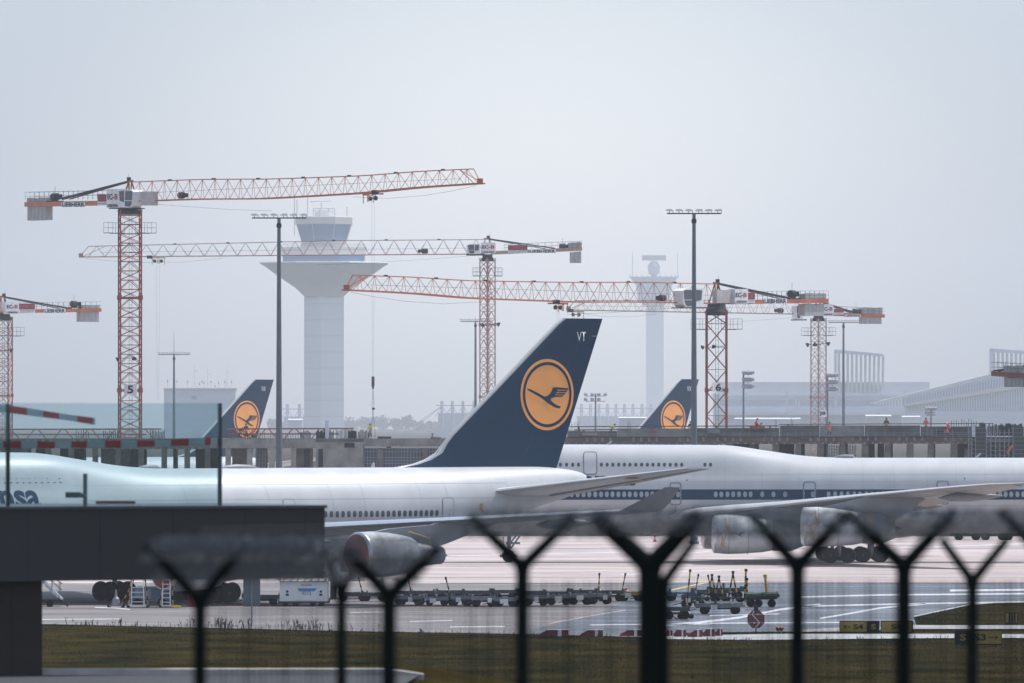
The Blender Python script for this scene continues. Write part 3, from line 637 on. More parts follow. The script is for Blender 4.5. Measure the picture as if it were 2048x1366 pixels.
for u, n_ in ((150, 5), (180, 7), (232, 4), (240, 4), (285, 4), (325, 3), (366, 6), (380, 10), (432, 9), (440, 16), (452, 14), (492, 9), (540, 5), (560, 4), (585, 9), (590, 12), (607, 7), (620, 9), (633, 10), (660, 5), (700, 4), (760, 4), (910, 4)):
    for k in range(n_):
        uu = u + rg.gauss(0, 8); p = G(uu, edge_v(uu) + rg.uniform(-.5, 2), 0); h = rg.uniform(.25, .62) * (1.35 if n_ > 8 else 1)
        blade(p.x, p.y, 0, h, rg.choice((0, 0, 3)), .25)
        for q in range(4):
            if rg.random() < .7: blade(p.x + rg.uniform(-.05, .05), p.y, h * rg.uniform(.2, .75), h * .28, rg.choice((0, 1)), .8)
for i in range(420):
    uu = rg.uniform(95, 2060); ev = edge_v(uu); p = G(uu, rg.uniform(ev - .4, ev + 2) if rg.random() < .6 else rg.uniform(ev, 1360), 0); h = rg.uniform(.1, .3)
    for k in range(rg.randint(2, 5)): blade(p.x + rg.uniform(-.2, .2), p.y + rg.uniform(-.2, .2), 0, h * rg.uniform(.6, 1.1), rg.choice((0, 1, 1, 3)), .4)
tag(mb.build('weeds', BL, fix=False), kind='stuff')
# road with a pale kerb on top of the near bank
mb = MB(); mb.add([(-16, 168, 6.52), (-2.6, 168, 6.52), (-2.1, 181.0, 6.52), (-16, 181.0, 6.52)], [(0, 1, 2, 3)]); tag(mb.build('road', mat('road_asphalt', (.035, .038, .042), .9)), kind='structure')
mb = MB()
rr = []
for x in [-16 + .5 * i for i in range(29)]:
    dz = 0 if x < -3 else -(x + 3) ** 1.5 * .12
    rr.append([Vector((x, 180.9, 6.3 + dz)), Vector((x, 180.93, 6.655 + dz)), Vector((x, 181.25, 6.67 + dz)), Vector((x, 181.3, 6.3 + dz))])
mb.loft(rr); tag(mb.build('kerb', mat('kerb_stone', (.46, .42, .39), .8, 0, .15, 2)), kind='structure')

# ---------------------------------------------------------------- far away: trees, halls, towers
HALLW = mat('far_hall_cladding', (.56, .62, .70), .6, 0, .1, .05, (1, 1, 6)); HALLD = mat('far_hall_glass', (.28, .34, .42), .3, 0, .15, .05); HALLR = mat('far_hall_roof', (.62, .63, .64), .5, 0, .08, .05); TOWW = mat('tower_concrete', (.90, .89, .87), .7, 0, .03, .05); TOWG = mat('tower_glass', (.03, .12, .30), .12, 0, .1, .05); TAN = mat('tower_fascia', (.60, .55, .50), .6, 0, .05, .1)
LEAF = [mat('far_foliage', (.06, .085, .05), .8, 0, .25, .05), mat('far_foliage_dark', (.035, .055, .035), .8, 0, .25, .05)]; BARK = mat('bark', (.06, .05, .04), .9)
DT = 9000
def far_tree(u, vt, w_px, D, label):
    x, y = X(u, D), D; zt = Z(vt, D); r = w_px * D / F / 2; rr = random.Random(int(u * 7)); zb = GF
    root = empty('broadleaf_tree', (x, y, zb), label, 'tree', 'trees on the hazy horizon')
    mb = MB(); mb.bar((0, 0, 0), (0, 0, (zt - zb) * .6), r * .07, 8, r * .04)
    for k in range(5):
        a = k * 1.3; mb.bar((0, 0, (zt - zb) * .3 + k * r * .12), (r * .6 * math.cos(a), r * .6 * math.sin(a), (zt - zb) * .62 + k * r * .1), r * .03, 5, r * .012)
    mb.build('trunk', BARK, root)
    mb = MB(); lobes = [(rr.uniform(-.6, .6), rr.uniform(-.5, .5), rr.uniform(-.45, .42), rr.uniform(.38, .62)) for _ in range(12)]
    ht = zt - zb; cz = ht - r * 1.05 if ht > 2.4 * r else ht * .58; rz = max(r, ht - cz)
    for k in range(750):
        lx, ly, lz, lr = rr.choice(lobes); d = Vector((rr.gauss(0, 1), rr.gauss(0, 1), rr.gauss(0, 1))).normalized() * lr * rr.uniform(.7, 1.05)
        p = Vector(((lx + d.x) * r, (ly + d.y) * r, cz + (lz + d.z) * rz * .98)); s_ = r * .11 * rr.uniform(.6, 1.5)
        if p.z < .5: continue
        a = Vector((rr.gauss(0, 1), rr.gauss(0, 1), rr.gauss(0, 1))).normalized() * s_; b = Vector((rr.gauss(0, 1), rr.gauss(0, 1), rr.gauss(0, 1))).normalized() * s_
        mb.cur = 0 if rr.random() < .6 else 1; mb.add([p - a, p + b, p + a, p - b], [(0, 1, 2, 3)])
    mb.build('crown', LEAF, root, fix=False)
T = [(548, 838, 30, 'tree right of the VW fin, left of the near lamp pole'), (577, 845, 30, 'small tree just right of the near left lamp pole'), (598, 836, 26, 'tree against the left side of the control tower shaft'), (702, 838, 34, 'tree touching the right side of the control tower shaft'), (724, 836, 30, 'tree in the gap between control tower and crane hook'), (742, 831, 28, 'tree straight behind the hanging crane hook'), (764, 834, 34, 'dense tree just right of the hanging crane hook'), (790, 836, 30, 'low rounded tree midway right of the crane hook'), (812, 831, 36, 'tallest broad tree of the hazy row'), (838, 846, 34, 'low tree right of the tallest hazy tree'), (866, 849, 34, 'tree under the guy cables of the far hall'), (894, 852, 36, 'tree at the foot of the leftmost hall pylon'), (925, 854, 34, 'last hazy tree before the big navy fin')]
for u, vt, wpx, lb in T: far_tree(u, vt, wpx, DT + (u * 37 % 400), lb)

# control tower
D = 5400; ct = (X(648, D), D); s_ = F / D
tw = empty('control_tower', (ct[0], ct[1], GF), 'tall white control tower with blue glass cab, the larger of two towers', 'control tower')
off = Vector((ct[0], ct[1], GF))
def octo(mb, rr, ph=R(22.5), n=8, sq=.84):
    """rr: list of (v row, half width in px)"""
    rings = []
    for v, hw in rr:
        r = hw / s_; rings.append([Vector((ct[0] + r * math.cos(ph + 2 * math.pi * k / n) / math.cos(math.pi / n), D + r * math.sin(ph + 2 * math.pi * k / n) / math.cos(math.pi / n), Z(v, D))) for k in range(n)])
    mb.loft(rings)
rot = R(-12)
mb = MB(); hw = 40 / s_; zt = Z(592, D)
A = [Vector((ct[0] + x * hw, D + y * hw, 0)) for x, y in ((-1.0, .2), (-.15, -1), (1.0, -.35), (.2, .9))]
mb.prism([Vector((p.x, p.y, GF)) for p in A], (0, 0, zt - GF)); mb.build('shaft', TOWW, tw, off)
mb = MB(); g_ = [Vector((A[0].x, A[0].y, 0)), Vector((A[1].x, A[1].y, 0)), Vector((A[2].x, A[2].y, 0))]
for i in range(9):
    zz = GF + (zt - GF) * (i + .5) / 9; mb = MB()
    for p, q in zip(g_, g_[1:]): mb.bar((p.x, p.y - .05, zz), (q.x, q.y - .05, zz), .12, 4)
    mb.build('shaft_joint', mat('tower_joint', (.6, .6, .6)), tw, off)
mb = MB(); octo(mb, [(593, 39), (575, 58), (552, 92), (533, 118), (527, 128), (525, 127)]); mb.build('flared_head', TOWW, tw, off)
mb = MB(); octo(mb, [(527, 81), (513, 82), (508, 82)]); mb.build('lower_glazing', TOWG, tw, off)
mb = MB(); octo(mb, [(511, 84), (497, 86), (495, 86)]); mb.build('gallery_fascia', TAN, tw, off)
mb = MB(); octo(mb, [(496, 47), (482, 44), (478, 45)]); mb.build('cab_base', TAN, tw, off)
cab = None
mb = MB(); octo(mb, [(487, 43), (449, 54)]); cab = mb.build('cab_glass', TOWG, tw, off)
mb = MB()
for k in range(8):
    a = R(22.5) + 2 * math.pi * k / 8; c_, n_ = math.cos(a) / math.cos(math.pi / 8), math.sin(a) / math.cos(math.pi / 8)
    mb.bar((ct[0] + 43.4 / s_ * c_, D + 43.4 / s_ * n_, Z(487, D)), (ct[0] + 54.4 / s_ * c_, D + 54.4 / s_ * n_, Z(449, D)), .22, 4)
mb.build('cab_mullion', TAN, cab, off)
mb = MB(); octo(mb, [(449, 57), (435, 57), (434, 56)]); mb.build('roof_fascia', TAN, tw, off)
mb = MB(); octo(mb, [(434, 18), (424, 18)]); mb.build('plant_room', TOWW, tw, off)
mb = MB()
for k in range(8):
    a = R(22.5) + 2 * math.pi * k / 8; c_, n_ = 23 / s_ * math.cos(a), 23 / s_ * math.sin(a); a2 = a + math.pi / 4; c2, n2 = 23 / s_ * math.cos(a2), 23 / s_ * math.sin(a2)
    mb.bar((ct[0] + c_, D + n_, Z(434, D)), (ct[0] + c_, D + n_, Z(417, D)), .14)
    for vv in (417, 422): mb.bar((ct[0] + c_, D + n_, Z(vv, D)), (ct[0] + c2, D + n2, Z(vv, D)), .12)
mb.build('roof_railing', MMET, tw, off)
mb = MB(); mb.bar((X(643, D), D, Z(424, D)), (X(643, D), D, Z(406, D)), .5, 8); mb.bar((X(620, D), D - 1, Z(403, D)), (X(662, D), D - 1, Z(402, D)), .45, 8); mb.build('radar_bar', WHP, tw, off)
for u, v0, v1 in ((589, 470, 390), (594, 435, 400), (615, 435, 396), (694, 435, 414)):
    mb = MB(); mb.bar((X(u, D), D, Z(v0, D)), (X(u, D), D, Z(v1, D)), .22, 5); mb.build('antenna_mast', MMET, tw, off)
mb = MB()
for k in range(12):
    a = 2 * math.pi * k / 12; a2 = a + math.pi / 6; r = 84 / s_
    mb.bar((ct[0] + r * math.cos(a), D + r * math.sin(a), Z(495, D)), (ct[0] + r * math.cos(a), D + r * math.sin(a), Z(489, D)), .12)
    mb.bar((ct[0] + r * math.cos(a), D + r * math.sin(a), Z(489, D)), (ct[0] + r * math.cos(a2), D + r * math.sin(a2), Z(489, D)), .12)
mb.build('gallery_railing', MMET, tw, off)
# radar tower
D = 11500; s_ = F / D; ct = (X(1308, D), D); off = Vector((ct[0], D, GF))
tw = empty('radar_tower', off, 'slim pale radar tower almost lost in haze behind the middle crane jib', 'radar tower')
mb = MB(); mb.rng(X(1292, D), X(1327, D), D - 8, D + 8, GF, Z(604, D)); mb.build('shaft', TOWW, tw, off)
mb = MB(); octo(mb, [(612, 20), (598, 32), (570, 36), (556, 47), (554, 48)]); mb.build('platform', mat('radar_platform', (.5, .52, .55)), tw, off)
mb = MB()
for k in range(24):
    a = 2 * math.pi * k / 24; r = 49 / s_; mb.bar((ct[0] + r * math.cos(a), D + r * math.sin(a), Z(555, D)), (ct[0] + r * math.cos(a), D + r * math.sin(a), Z(550, D)), .5)
mb.build('railing', MMET, tw, off)
mb = MB(); mb.lathe([(0, 7 / s_), (3 / s_, 6 / s_), (5 / s_, 11 / s_), (20 / s_, 13 / s_), (27 / s_, 9 / s_), (31 / s_, 5 / s_)], (ct[0], D, Z(553, D)), (0, 0, 1), 18); mb.build('radar_pedestal', mat('radar_grey', (.36, .38, .41)), tw, off)
mb = MB(); q = []
for t in (-1, 1): q.append([Vector((ct[0] + t * 24 / s_ + .0, D - 1 + y, z_)) for y, z_ in ((0, Z(521, D)), (-2, Z(518, D)), (-2.4, Z(514, D)), (-1.6, Z(510.5, D)), (0.5, Z(511, D)), (.5, Z(520, D)))])
mb.loft(q); mb.build('radar_dish', mat('radar_dish_paint', (.40, .34, .31)), tw, off)
for u in (1265, 1355):
    mb = MB(); mb.bar((X(u, D), D, Z(555, D)), (X(u, D), D, Z(505, D)), .4, 5); mb.build('antenna_mast', MMET, tw, off)

# halls
def hall(name, loc, label, cat='building'): return empty(name, loc, label, cat)
D = 5200; o_ = Vector((X(400, D), D, GF)); b = hall('technical_building', o_, 'pale box building crowned with many thin antennas beyond the left crane')
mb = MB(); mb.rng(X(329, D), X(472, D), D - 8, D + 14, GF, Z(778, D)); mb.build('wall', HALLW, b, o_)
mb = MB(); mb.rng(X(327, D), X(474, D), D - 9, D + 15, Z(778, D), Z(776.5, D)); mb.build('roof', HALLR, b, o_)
mb = MB(); mb.rng(X(384, D), X(394, D), D - 8.1, D - 8.01, Z(798, D), Z(791, D)); mb.build('window', HALLD, b, o_)
rr = random.Random(2)
for u, v1 in ((335, 757), (354, 757), (375, 758), (389, 730), (399, 762), (404, 758), (408, 760), (415, 736), (422, 758), (430, 766), (437, 760), (450, 758), (454, 732), (463, 758)):
    mb = MB(); mb.bar((X(u, D), D, Z(777, D)), (X(u, D), D, Z(v1, D)), .09, 4)
    if v1 < 745:
        for t in (-7, 7): mb.bar((X(u + t, D), D, Z(777, D)), (X(u, D), D, Z(766, D)), .08, 4)
        mb.bar((X(u, D), D, Z(v1 + 12, D)), (X(u + 5, D), D, Z(v1 + 12, D)), .15, 4)
    else: mb.box((X(u, D), D, Z(v1 + 6, D)), (.7, .5, 1.4))
    mb.build('antenna', MMET, b, o_)
# pylon-roofed halls
def pylon_hall(us, D, vtop, vbeam, label, vb=850, guy=None):
    D = D * 1.45
    o_ = Vector((X(sum(us) / len(us), D), D, GF)); b = hall('pylon_roof_hall', o_, label)
    for u in us:
        mb = MB()
        for du in (-1.6, 1.6): mb.bar((X(u + du, D), D, GF), (X(u + du, D), D, Z(vtop, D)), .55, 6)
        mb.box((X(u, D), D, Z(vtop + 2, D)), (5 * D / F, 1.2, 1)); mb.build('pylon', HALLW, b, o_)
    mb = MB(); mb.bar((X(us[0] - 12, D), D, Z(vbeam, D)), (X(us[-1] + 12, D), D, Z(vbeam, D)), .5)
    for u in us:
        for t in (-1, 1): mb.bar((X(u, D), D, Z(vbeam, D)), (X(u + 13 * t, D), D, Z(vbeam + 22, D)), .3)
    mb.build('roof_truss', HALLW, b, o_)
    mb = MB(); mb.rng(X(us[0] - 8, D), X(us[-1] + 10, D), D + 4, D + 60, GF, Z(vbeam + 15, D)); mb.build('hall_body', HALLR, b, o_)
    if guy:
        mb = MB()
        for a_, b_ in guy: mb.bar((X(a_[0], D), D, Z(a_[1], D)), (X(b_[0], D), D, Z(b_[1], D)), .3, 4)
        mb.build('guy_cable', HALLW, b, o_)
pylon_hall([575, 599], 4700, 808, 818, 'hall with twin pylons half hidden by the near left lamp pole')
pylon_hall([884, 905, 926, 948], 4400, 802, 811, 'hall with tall pylons and guy cables left of the big navy fin', guy=[((884, 812), (830, 856)), ((884, 812), (810, 862)), ((905, 812), (866, 856))])
pylon_hall([1163, 1181, 1198, 1215, 1232, 1249, 1266, 1284, 1302], 5200, 808, 817, 'long row of hazy pylons between the big fin and the VX fin')
# terminal with louvred gables and sloping gallery
D = 6200; o_ = Vector((X(1750, D), D, GF)); b = hall('terminal_building', o_, 'long hazy terminal with louvred gables behind the right cranes')
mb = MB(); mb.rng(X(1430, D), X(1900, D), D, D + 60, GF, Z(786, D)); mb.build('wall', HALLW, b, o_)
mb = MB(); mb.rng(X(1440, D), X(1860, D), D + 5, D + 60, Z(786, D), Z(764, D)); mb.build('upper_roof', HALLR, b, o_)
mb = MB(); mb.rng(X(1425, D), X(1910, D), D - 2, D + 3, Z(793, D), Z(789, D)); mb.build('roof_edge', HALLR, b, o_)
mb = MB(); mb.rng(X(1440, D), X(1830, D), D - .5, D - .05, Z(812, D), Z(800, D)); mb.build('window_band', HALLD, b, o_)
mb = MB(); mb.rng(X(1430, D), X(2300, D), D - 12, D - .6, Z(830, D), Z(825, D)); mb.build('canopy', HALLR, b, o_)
for (u0, u1, v0, v1, tip) in ((1672, 1768, 702, 790, 1766), (1982, 2110, 700, 745, 2106)):
    mb = MB(); mb.prism([(X(u0, D), D - 4, Z(v0 - 3, D)), (X(tip, D), D - 4, Z(v0 + 6, D)), (X(tip, D), D - 4, Z(v0 + 11, D)), (X(u0, D), D - 4, Z(v0 + 4, D))], (0, 16, 0)); g_ = mb.build('gable_frame', HALLW, b, o_)
    for k in range(11 if u0 < 1900 else 14):
        ua = u0 + 3 + k * 8.9; mb = MB(); va = v0 + 5 + k * .5
        mb.prism([(X(ua, D), D - 3, Z(va, D)), (X(ua + 4.5, D), D - 3, Z(va, D)), (X(ua + 7 - k * .35, D), D + 3, Z(v1, D)), (X(ua + 1 - k * .2, D), D + 3, Z(v1, D))], (0, 3, 0)); mb.build('louvre', HALLR, g_, o_)
mb = MB(); mb.rng(X(1669, D), X(1673, D), D - 4, D + 12, GF, Z(700, D)); mb.rng(X(1980, D), X(1984, D), D - 4, D + 12, GF, Z(697, D)); mb.build('gable_post', HALLW, b, o_)
for u in (1572, 1759, 1808, 1949):
    mb = MB(); mb.rng(X(u - 1.5, D), X(u + 1.5, D), D - 14, D - 11, GF, Z(778, D)); mb.build('roof_mast', HALLW, b, o_)
for (u0, u1) in ((1588, 1600), (1762, 1810), (1950, 1992)):
    for k in range(int((u1 - u0) / 6)):
        mb = MB(); mb.rng(X(u0 + 3 + k * 6, D), X(u0 + 6 + k * 6, D), D - 1.4, D - .6, Z(816, D), Z(793, D)); mb.build('facade_fin', HALLR, b, o_)
D = 5800; o_ = Vector((X(1900, D), D, GF)); b = hall('sloping_gallery', o_, 'long pale covered gallery climbing to the right above the far terminal')
mb = MB(); mb.prism([(X(1808, D), D, Z(797, D)), (X(2200, D), D, Z(703, D)), (X(2200, D), D, Z(745, D)), (X(1808, D), D, Z(812, D))], (0, 14, 0)); mb.build('gallery_side', HALLW, b, o_)
mb = MB(); mb.prism([(X(1740, D), D - 1, Z(807, D)), (X(2200, D), D - 1, Z(694, D)), (X(2200, D), D - 1, Z(702, D)), (X(1752, D), D - 1, Z(810, D))], (0, 17, 0)); mb.build('gallery_roof', HALLR, b, o_)
mb = MB(); mb.prism([(X(1810, D), D - 1, Z(809, D)), (X(2200, D), D - 1, Z(742, D)), (X(2200, D), D - 1, Z(747, D)), (X(1810, D), D - 1, Z(813, D))], (0, 17, 0)); mb.build('gallery_sill', TAN, b, o_)
mb = MB()
for k in range(44):
    u = 1813 + k * 5.6
    mb.rng(X(u, D), X(u + 3.0, D), D - .4, D - .02, Z(interp([(1808, 809), (2200, 742)], u) - 2, D), Z(interp([(1808, 798), (2200, 704)], u) + 2, D))
mb.build('gallery_glazing', HALLD, b, o_)
mb = MB(); mb.rng(X(1812, D), X(2200, D), D + 3, D + 12, GF, Z(815, D)); mb.prism([(X(1812, D), D + 3, Z(816, D)), (X(2200, D), D + 3, Z(816, D)), (X(2200, D), D + 3, Z(748, D)), (X(1812, D), D + 3, Z(813, D))], (0, 9, 0)); mb.build('lower_wall', HALLW, b, o_)
mb = MB()
for k in range(60): u = 1815 + k * 5; mb.rng(X(u, D), X(u + 2, D), D + 2.6, D + 2.98, Z(822, D), Z(interp([(1812, 815), (2200, 749)], u), D))
mb.build('lower_glazing', HALLD, b, o_)
D = 4600
for (u0, u1, v0, lb, m) in ((1732, 1782, 832, 'low cream shed in front of the hazy terminal', TAN), (1805, 1840, 834, 'small white kiosk beside the low cream shed', WHP), (1470, 1600, 838, 'low white shed left of the right crane mast', HALLR), (577, 604, 840, 'small white hut left of the control tower foot', WHP), (1238, 1300, 836, 'low pale shed behind the VX fin', HALLR)):
    o_ = Vector((X((u0 + u1) / 2, D), D, GF)); b = hall('low_shed', o_, lb, 'shed')
    mb = MB(); mb.rng(X(u0, D), X(u1, D), D, D + 10, GF, Z(v0, D)); mb.build('wall', m, b, o_)
    mb = MB(); mb.prism([(X(u0 - 1, D), D - .5, Z(v0, D)), (X(u1 + 1, D), D - .5, Z(v0, D)), (X(u1 + 1, D), D + 5, Z(v0 - 2.5, D)), (X(u0 - 1, D), D + 5, Z(v0 - 2.5, D))], (0, 5.5, -.05)); mb.build('roof', HALLR, b, o_)
# ---------------------------------------------------------------- tower cranes
def crane(label, u, D, v, tip, end, mast_w, vm, h=2.45, jm=ORA, cjm=ORA2, mm=None, step=1.75, cab=None, panel=None, red=None, name_=None, cw=(), winch=None, tie_u=None, lamps=None, number=None, kbrace=True, trolley=None, rope=None, drop=None, jib=True, bow=(), mast=True, box_=None, zbase=GF, taper=.72, rail=None, mrot=0., cz=(-.12, .42)):
    O = P(u, v, D); T = P(*tip); j3 = T - O; j = Vector((j3.x, j3.y, 0)); L = j.length; j /= L; slope = j3.z / L
    n = Vector((j.y, -j.x, 0));  n = n if n.y < 0 else -n
    root = empty('tower_crane', (O.x, O.y, zbase), label, 'tower crane', 'tower cranes over the building site'); off = Vector((O.x, O.y, zbase)); mm = mm or ORM
    def at(uu, vv, o=0.0):
        A = (uu - 1024) / F; q = O + n * o; k = (A * q.y - q.x) / (j.x - A * j.y); p = q + j * k; return Vector((p.x, p.y, Z(vv, p.y)))
    def tt(p): return (Vector((p.x, p.y, 0)) - Vector((O.x, O.y, 0))).dot(j)
    def chord(t, o=0.0, up=0.0):
        z = O.z + slope * t + (sinterp(bow, t / L) if bow else 0) + up; q = O + j * t + n * o; return Vector((q.x, q.y, z))
    ex = j if j.x > 0 else -j
    w_ = .72
    if jib:
        t0 = mast_w * .3; N = max(4, round((L - t0 - 1.2) / step)); st = (L - t0 - 1.2) / N
        hh = lambda t: h * (1 if t < .35 * L else 1 - (1 - taper) * (t / L - .35) / .65)
        mb = MB(); md = MB()
        ts = [t0 + st * i for i in range(N + 1)]
        for a, b in zip(ts, ts[1:]):
            for o in (-w_, w_): mb.bar(chord(a, o), chord(b, o), .10)
            mb.bar(chord(a, 0, hh(a)), chord(b, 0, hh(b)), .085)
            m_ = (a + b) / 2
            for o in (-w_, w_):
                md.bar(chord(a, o), chord(m_, 0, hh(m_)), .034, 4); md.bar(chord(b, o), chord(m_, 0, hh(m_)), .034, 4)
            md.bar(chord(a, -w_), chord(b, w_), .035, 4); md.bar(chord(b, -w_), chord(b, w_), .035, 4)
        mb.bar(chord(ts[-1], 0, hh(L)), chord(L, 0, .3), .07); mb.bar(chord(L, -w_), chord(L, w_), .1); mb.box(chord(L, 0, .25), (.7, .7, .7))
        for o in (-w_, w_): mb.bar(chord(ts[-1], o), chord(L, o), .10); md.bar(chord(ts[-1] - st, 0, hh(L)), chord(L - .2, o), .05, 4)
        jb = mb.build('jib', jm, root, off); md.build('jib_lattice', jm, jb, off)
        mb = MB()     # walkway line and joint plates
        mb.bar(chord(t0, .1, 1.0), chord(L * .95, .1, 1.0 * taper), .022, 4)
        for q in range(7):
            t = L * (.12 + .13 * q); mb.box(chord(t, 0, hh(t) + .05), (.5, .35, .22)); 
        mb.build('jib_fitting', DMET, jb, off)
        mb = MB(); p = chord(L * .155, 0, .55); mb.lathe([(-.5, .32), (-.4, .42), (.4, .42), (.5, .32)], p, j, 12); mb.box(p + j * .8, (.7, .5, .5)); mb.build('trolley_winch', DMET, jb, off, smooth=40)
        mb = MB(); pts = [chord(L * q, 0, -.1 - 1.5 * math.sin(math.pi * q) ** 1) for q in (0, .15, .3, .42)]; mb.path(pts, .02, 4); mb.build('hoist_cable', DMET, jb, off); mb = MB(); mb.path([chord(L * q, 0, -.15 - .9 * math.sin(math.pi * (q - .62) / .38)) for q in (.65, .75, .85, .93, .99)], .02, 4); mb.build('hoist_cable', DMET, jb, off)
        if trolley:
            c = at(*trolley); t = tt(c); mb = MB()
            for o in (-w_, w_): mb.bar(chord(t - 1.1, o, -.22), chord(t + 1.1, o, -.22), .09)
            for d_ in (-1.0, -.12, .12, 1.0): mb.bar(chord(t + d_, w_, -.2), chord(t + d_, w_, -1.35 if abs(d_) > .5 else -1.2), .07)
            mb.bar(chord(t - 1.1, -w_, -.3), chord(t - 1.1, w_, -.3), .08); mb.bar(chord(t + 1.1, -w_, -.3), chord(t + 1.1, w_, -.3), .08)
            tr = mb.build('trolley', jm, root, off)
            mb = MB()
            for d_ in (-.55, .55): mb.lathe([(-.12, .1), (-.12, .28), (.12, .28), (.12, .1)], chord(t + d_, 0, -.75), n, 14)
            mb.bar(chord(t - .6, 0, -.75), chord(t + .6, 0, -.75), .06); mb.bar(chord(t + .5, 0, -.75), chord(t + 1.4, w_, -.1), .05); mb.box(chord(t + 1.4, w_, -.1), (.9, .5, .5)); mb.build('sheave', DMET, tr, off)
            if rope:
                mb = MB(); hz = Z(rope, c.y)
                for d_ in (-.27, .27): mb.bar(chord(t + d_, 0, -.9), chord(t + d_ * .45, 0, 0) * 1 + Vector((0, 0, hz - chord(t, 0).z)), .014, 4)
                rp = mb.build('hoist_rope', MMET, root, off)
                if drop:
                    hook_p = chord(t, 0); mb = MB(); hk = Vector((hook_p.x, hook_p.y, hz)); mb.box(hk - Vector((0, 0, .55)), (.36, .3, 1.1)); mb.lathe([(-1.6, .03), (-1.45, .12), (-1.25, .14), (-1.1, .22)], hk, (0, 0, 1), 10)
                    mb.build('hook_block', mat('hook_block_brown', (.13, .08, .06), .6), root, off)
                    mb = MB()
                    for d_ in (-.12, .12): mb.path([hk - Vector((0, 0, 1.6)), hk + Vector((d_, 0, -3.3)), hk + Vector((d_ * .4, 0, -4.4)), hk + Vector((d_ * 2.2, 0, -7.4))], .03, 4)
                    mb.box(hk - Vector((-.05, 0, 3.9)), (.35, .2, .25)); mb.build('chain_sling', DMET, root, off)
    if mast:
        hw = mast_w / 2; ztop = Z(vm, D); zb = zbase; mb = MB(); md = MB()
        a1 = (ex + n).normalized(); mx_, my_ = Vector((math.cos(R(mrot)), math.sin(R(mrot)), 0)), Vector((math.sin(R(mrot)), -math.cos(R(mrot)), 0)); cs = [O + mx_ * sx * hw + my_ * sy * hw for sx, sy in ((-1, 1), (1, 1), (1, -1), (-1, -1))]
        for c in cs: mb.bar((c.x, c.y, zb), (c.x, c.y, ztop), .135 if kbrace else .15)
        ph = 1.17 if kbrace else 2.9; z = zb; k = 0
        while z < ztop - .3:
            z2 = min(z + ph, ztop)
            for q in range(4):
                p, r_ = cs[q], cs[(q + 1) % 4]; A = Vector((p.x, p.y, 0)); B = Vector((r_.x, r_.y, 0)); M_ = (A + B) / 2
                if kbrace:
                    md.bar(A + Vector((0, 0, z)), B + Vector((0, 0, z)), .055)
                    if k % 2 == 0: md.bar(A + Vector((0, 0, z)), M_ + Vector((0, 0, z2)), .055); md.bar(B + Vector((0, 0, z)), M_ + Vector((0, 0, z2)), .055)
                    else: md.bar(A + Vector((0, 0, z)), B + Vector((0, 0, z2)), .045); md.bar(B + Vector((0, 0, z)), A + Vector((0, 0, z2)), .045)
                elif q % 2 == 0:
                    md.bar((A if k % 2 else B) + Vector((0, 0, z)), (B if k % 2 else A) + Vector((0, 0, z2)), .10)
                    if k % 2: md.bar(A + Vector((0, 0, z)), B + Vector((0, 0, z)), .04)
                else: md.bar((A if k % 2 else B) + Vector((0, 0, z)), (B if k % 2 else A) + Vector((0, 0, z2)), .08)
            z = z2; k += 1
        ms = mb.build('mast', mm, root, off); md.build('mast_lattice', mm, ms, off)
        mb = MB(); z = zb + 6
        while z < ztop - 3:
            mb = MB()
            for c in cs: mb.box((c.x, c.y, z), (.38, .38, .55))
            for q in range(4): mb.bar((cs[q].x, cs[q].y, z), (cs[(q + 1) % 4].x, cs[(q + 1) % 4].y, z), .1)
            mb.build('mast_joint', mm, ms, off); z += 11.7
        mb = MB(); lx = O + ex * hw * .1
        for s_ in (-.18, .18): mb.bar((lx.x + s_, lx.y, zb), (lx.x + s_, lx.y, ztop), .028)
        z = zb
        while z < ztop: mb.bar((lx.x - .18, lx.y, z), (lx.x + .18, lx.y, z), .018); z += .5
        mb.build('ladder', DMET, ms, off)
        # climbing platform with two railed ends
        zz = ztop - (2.9 if kbrace else 2.3); mb = MB(); c = O
        for s_ in (-1, 1):
            hx = hw if abs(mrot) < 20 else hw * 1.25; b0 = O + Vector((1, 0, 0)) * s_ * (hx + .1); b1 = O + Vector((1, 0, 0)) * s_ * (hx + 1.25)
            for o in (-.9, .9):
                mb.bar(Vector((b0.x, b0.y, zz)) + n * o, Vector((b1.x, b1.y, zz)) + n * o, .06)
                for up in (.65, 1.3): mb.bar(Vector((b0.x, b0.y, zz + up)) + n * o, Vector((b1.x, b1.y, zz + up)) + n * o, .028)
                for q in (0, .5, 1): p = b0.lerp(b1, q); mb.bar(Vector((p.x, p.y, zz)) + n * o, Vector((p.x, p.y, zz + 1.3)) + n * o, .03)
            for up in (0, .65, 1.3): mb.bar(Vector((b1.x, b1.y, zz + up)) - n * .9, Vector((b1.x, b1.y, zz + up)) + n * .9, .03)
            mb.box(((b0.x + b1.x) / 2, (b0.y + b1.y) / 2, zz - .04), (1.1, 1.8, .08))
        mb.build('railed_platform', GALV, root, off)
        # slewing ring and head
        mb = MB(); mb.lathe([(ztop - .55 - O.z, hw * 1.12), (ztop - .1 - O.z, hw * 1.2), (-.55, hw * .95), (-.05, hw * .9)], O, (0, 0, 1), 20); mb.build('slewing_ring', DMET, root, off, smooth=30)
    mb = MB(); topz = h + .12; ax = O
    for o in (-.55, .55):
        mb.bar(chord(-.9, o, 0), chord(-.25, 0, topz), .13); mb.bar(chord(.9, o, 0), chord(.35, 0, topz), .12)
    mb.bar(chord(-.5, 0, topz), chord(.6, 0, topz), .2); mb.bar(chord(-.6, -.6, 1.1), chord(-.6, .6, 1.1), .08)
    mb.build('tower_head', mm, root, off)
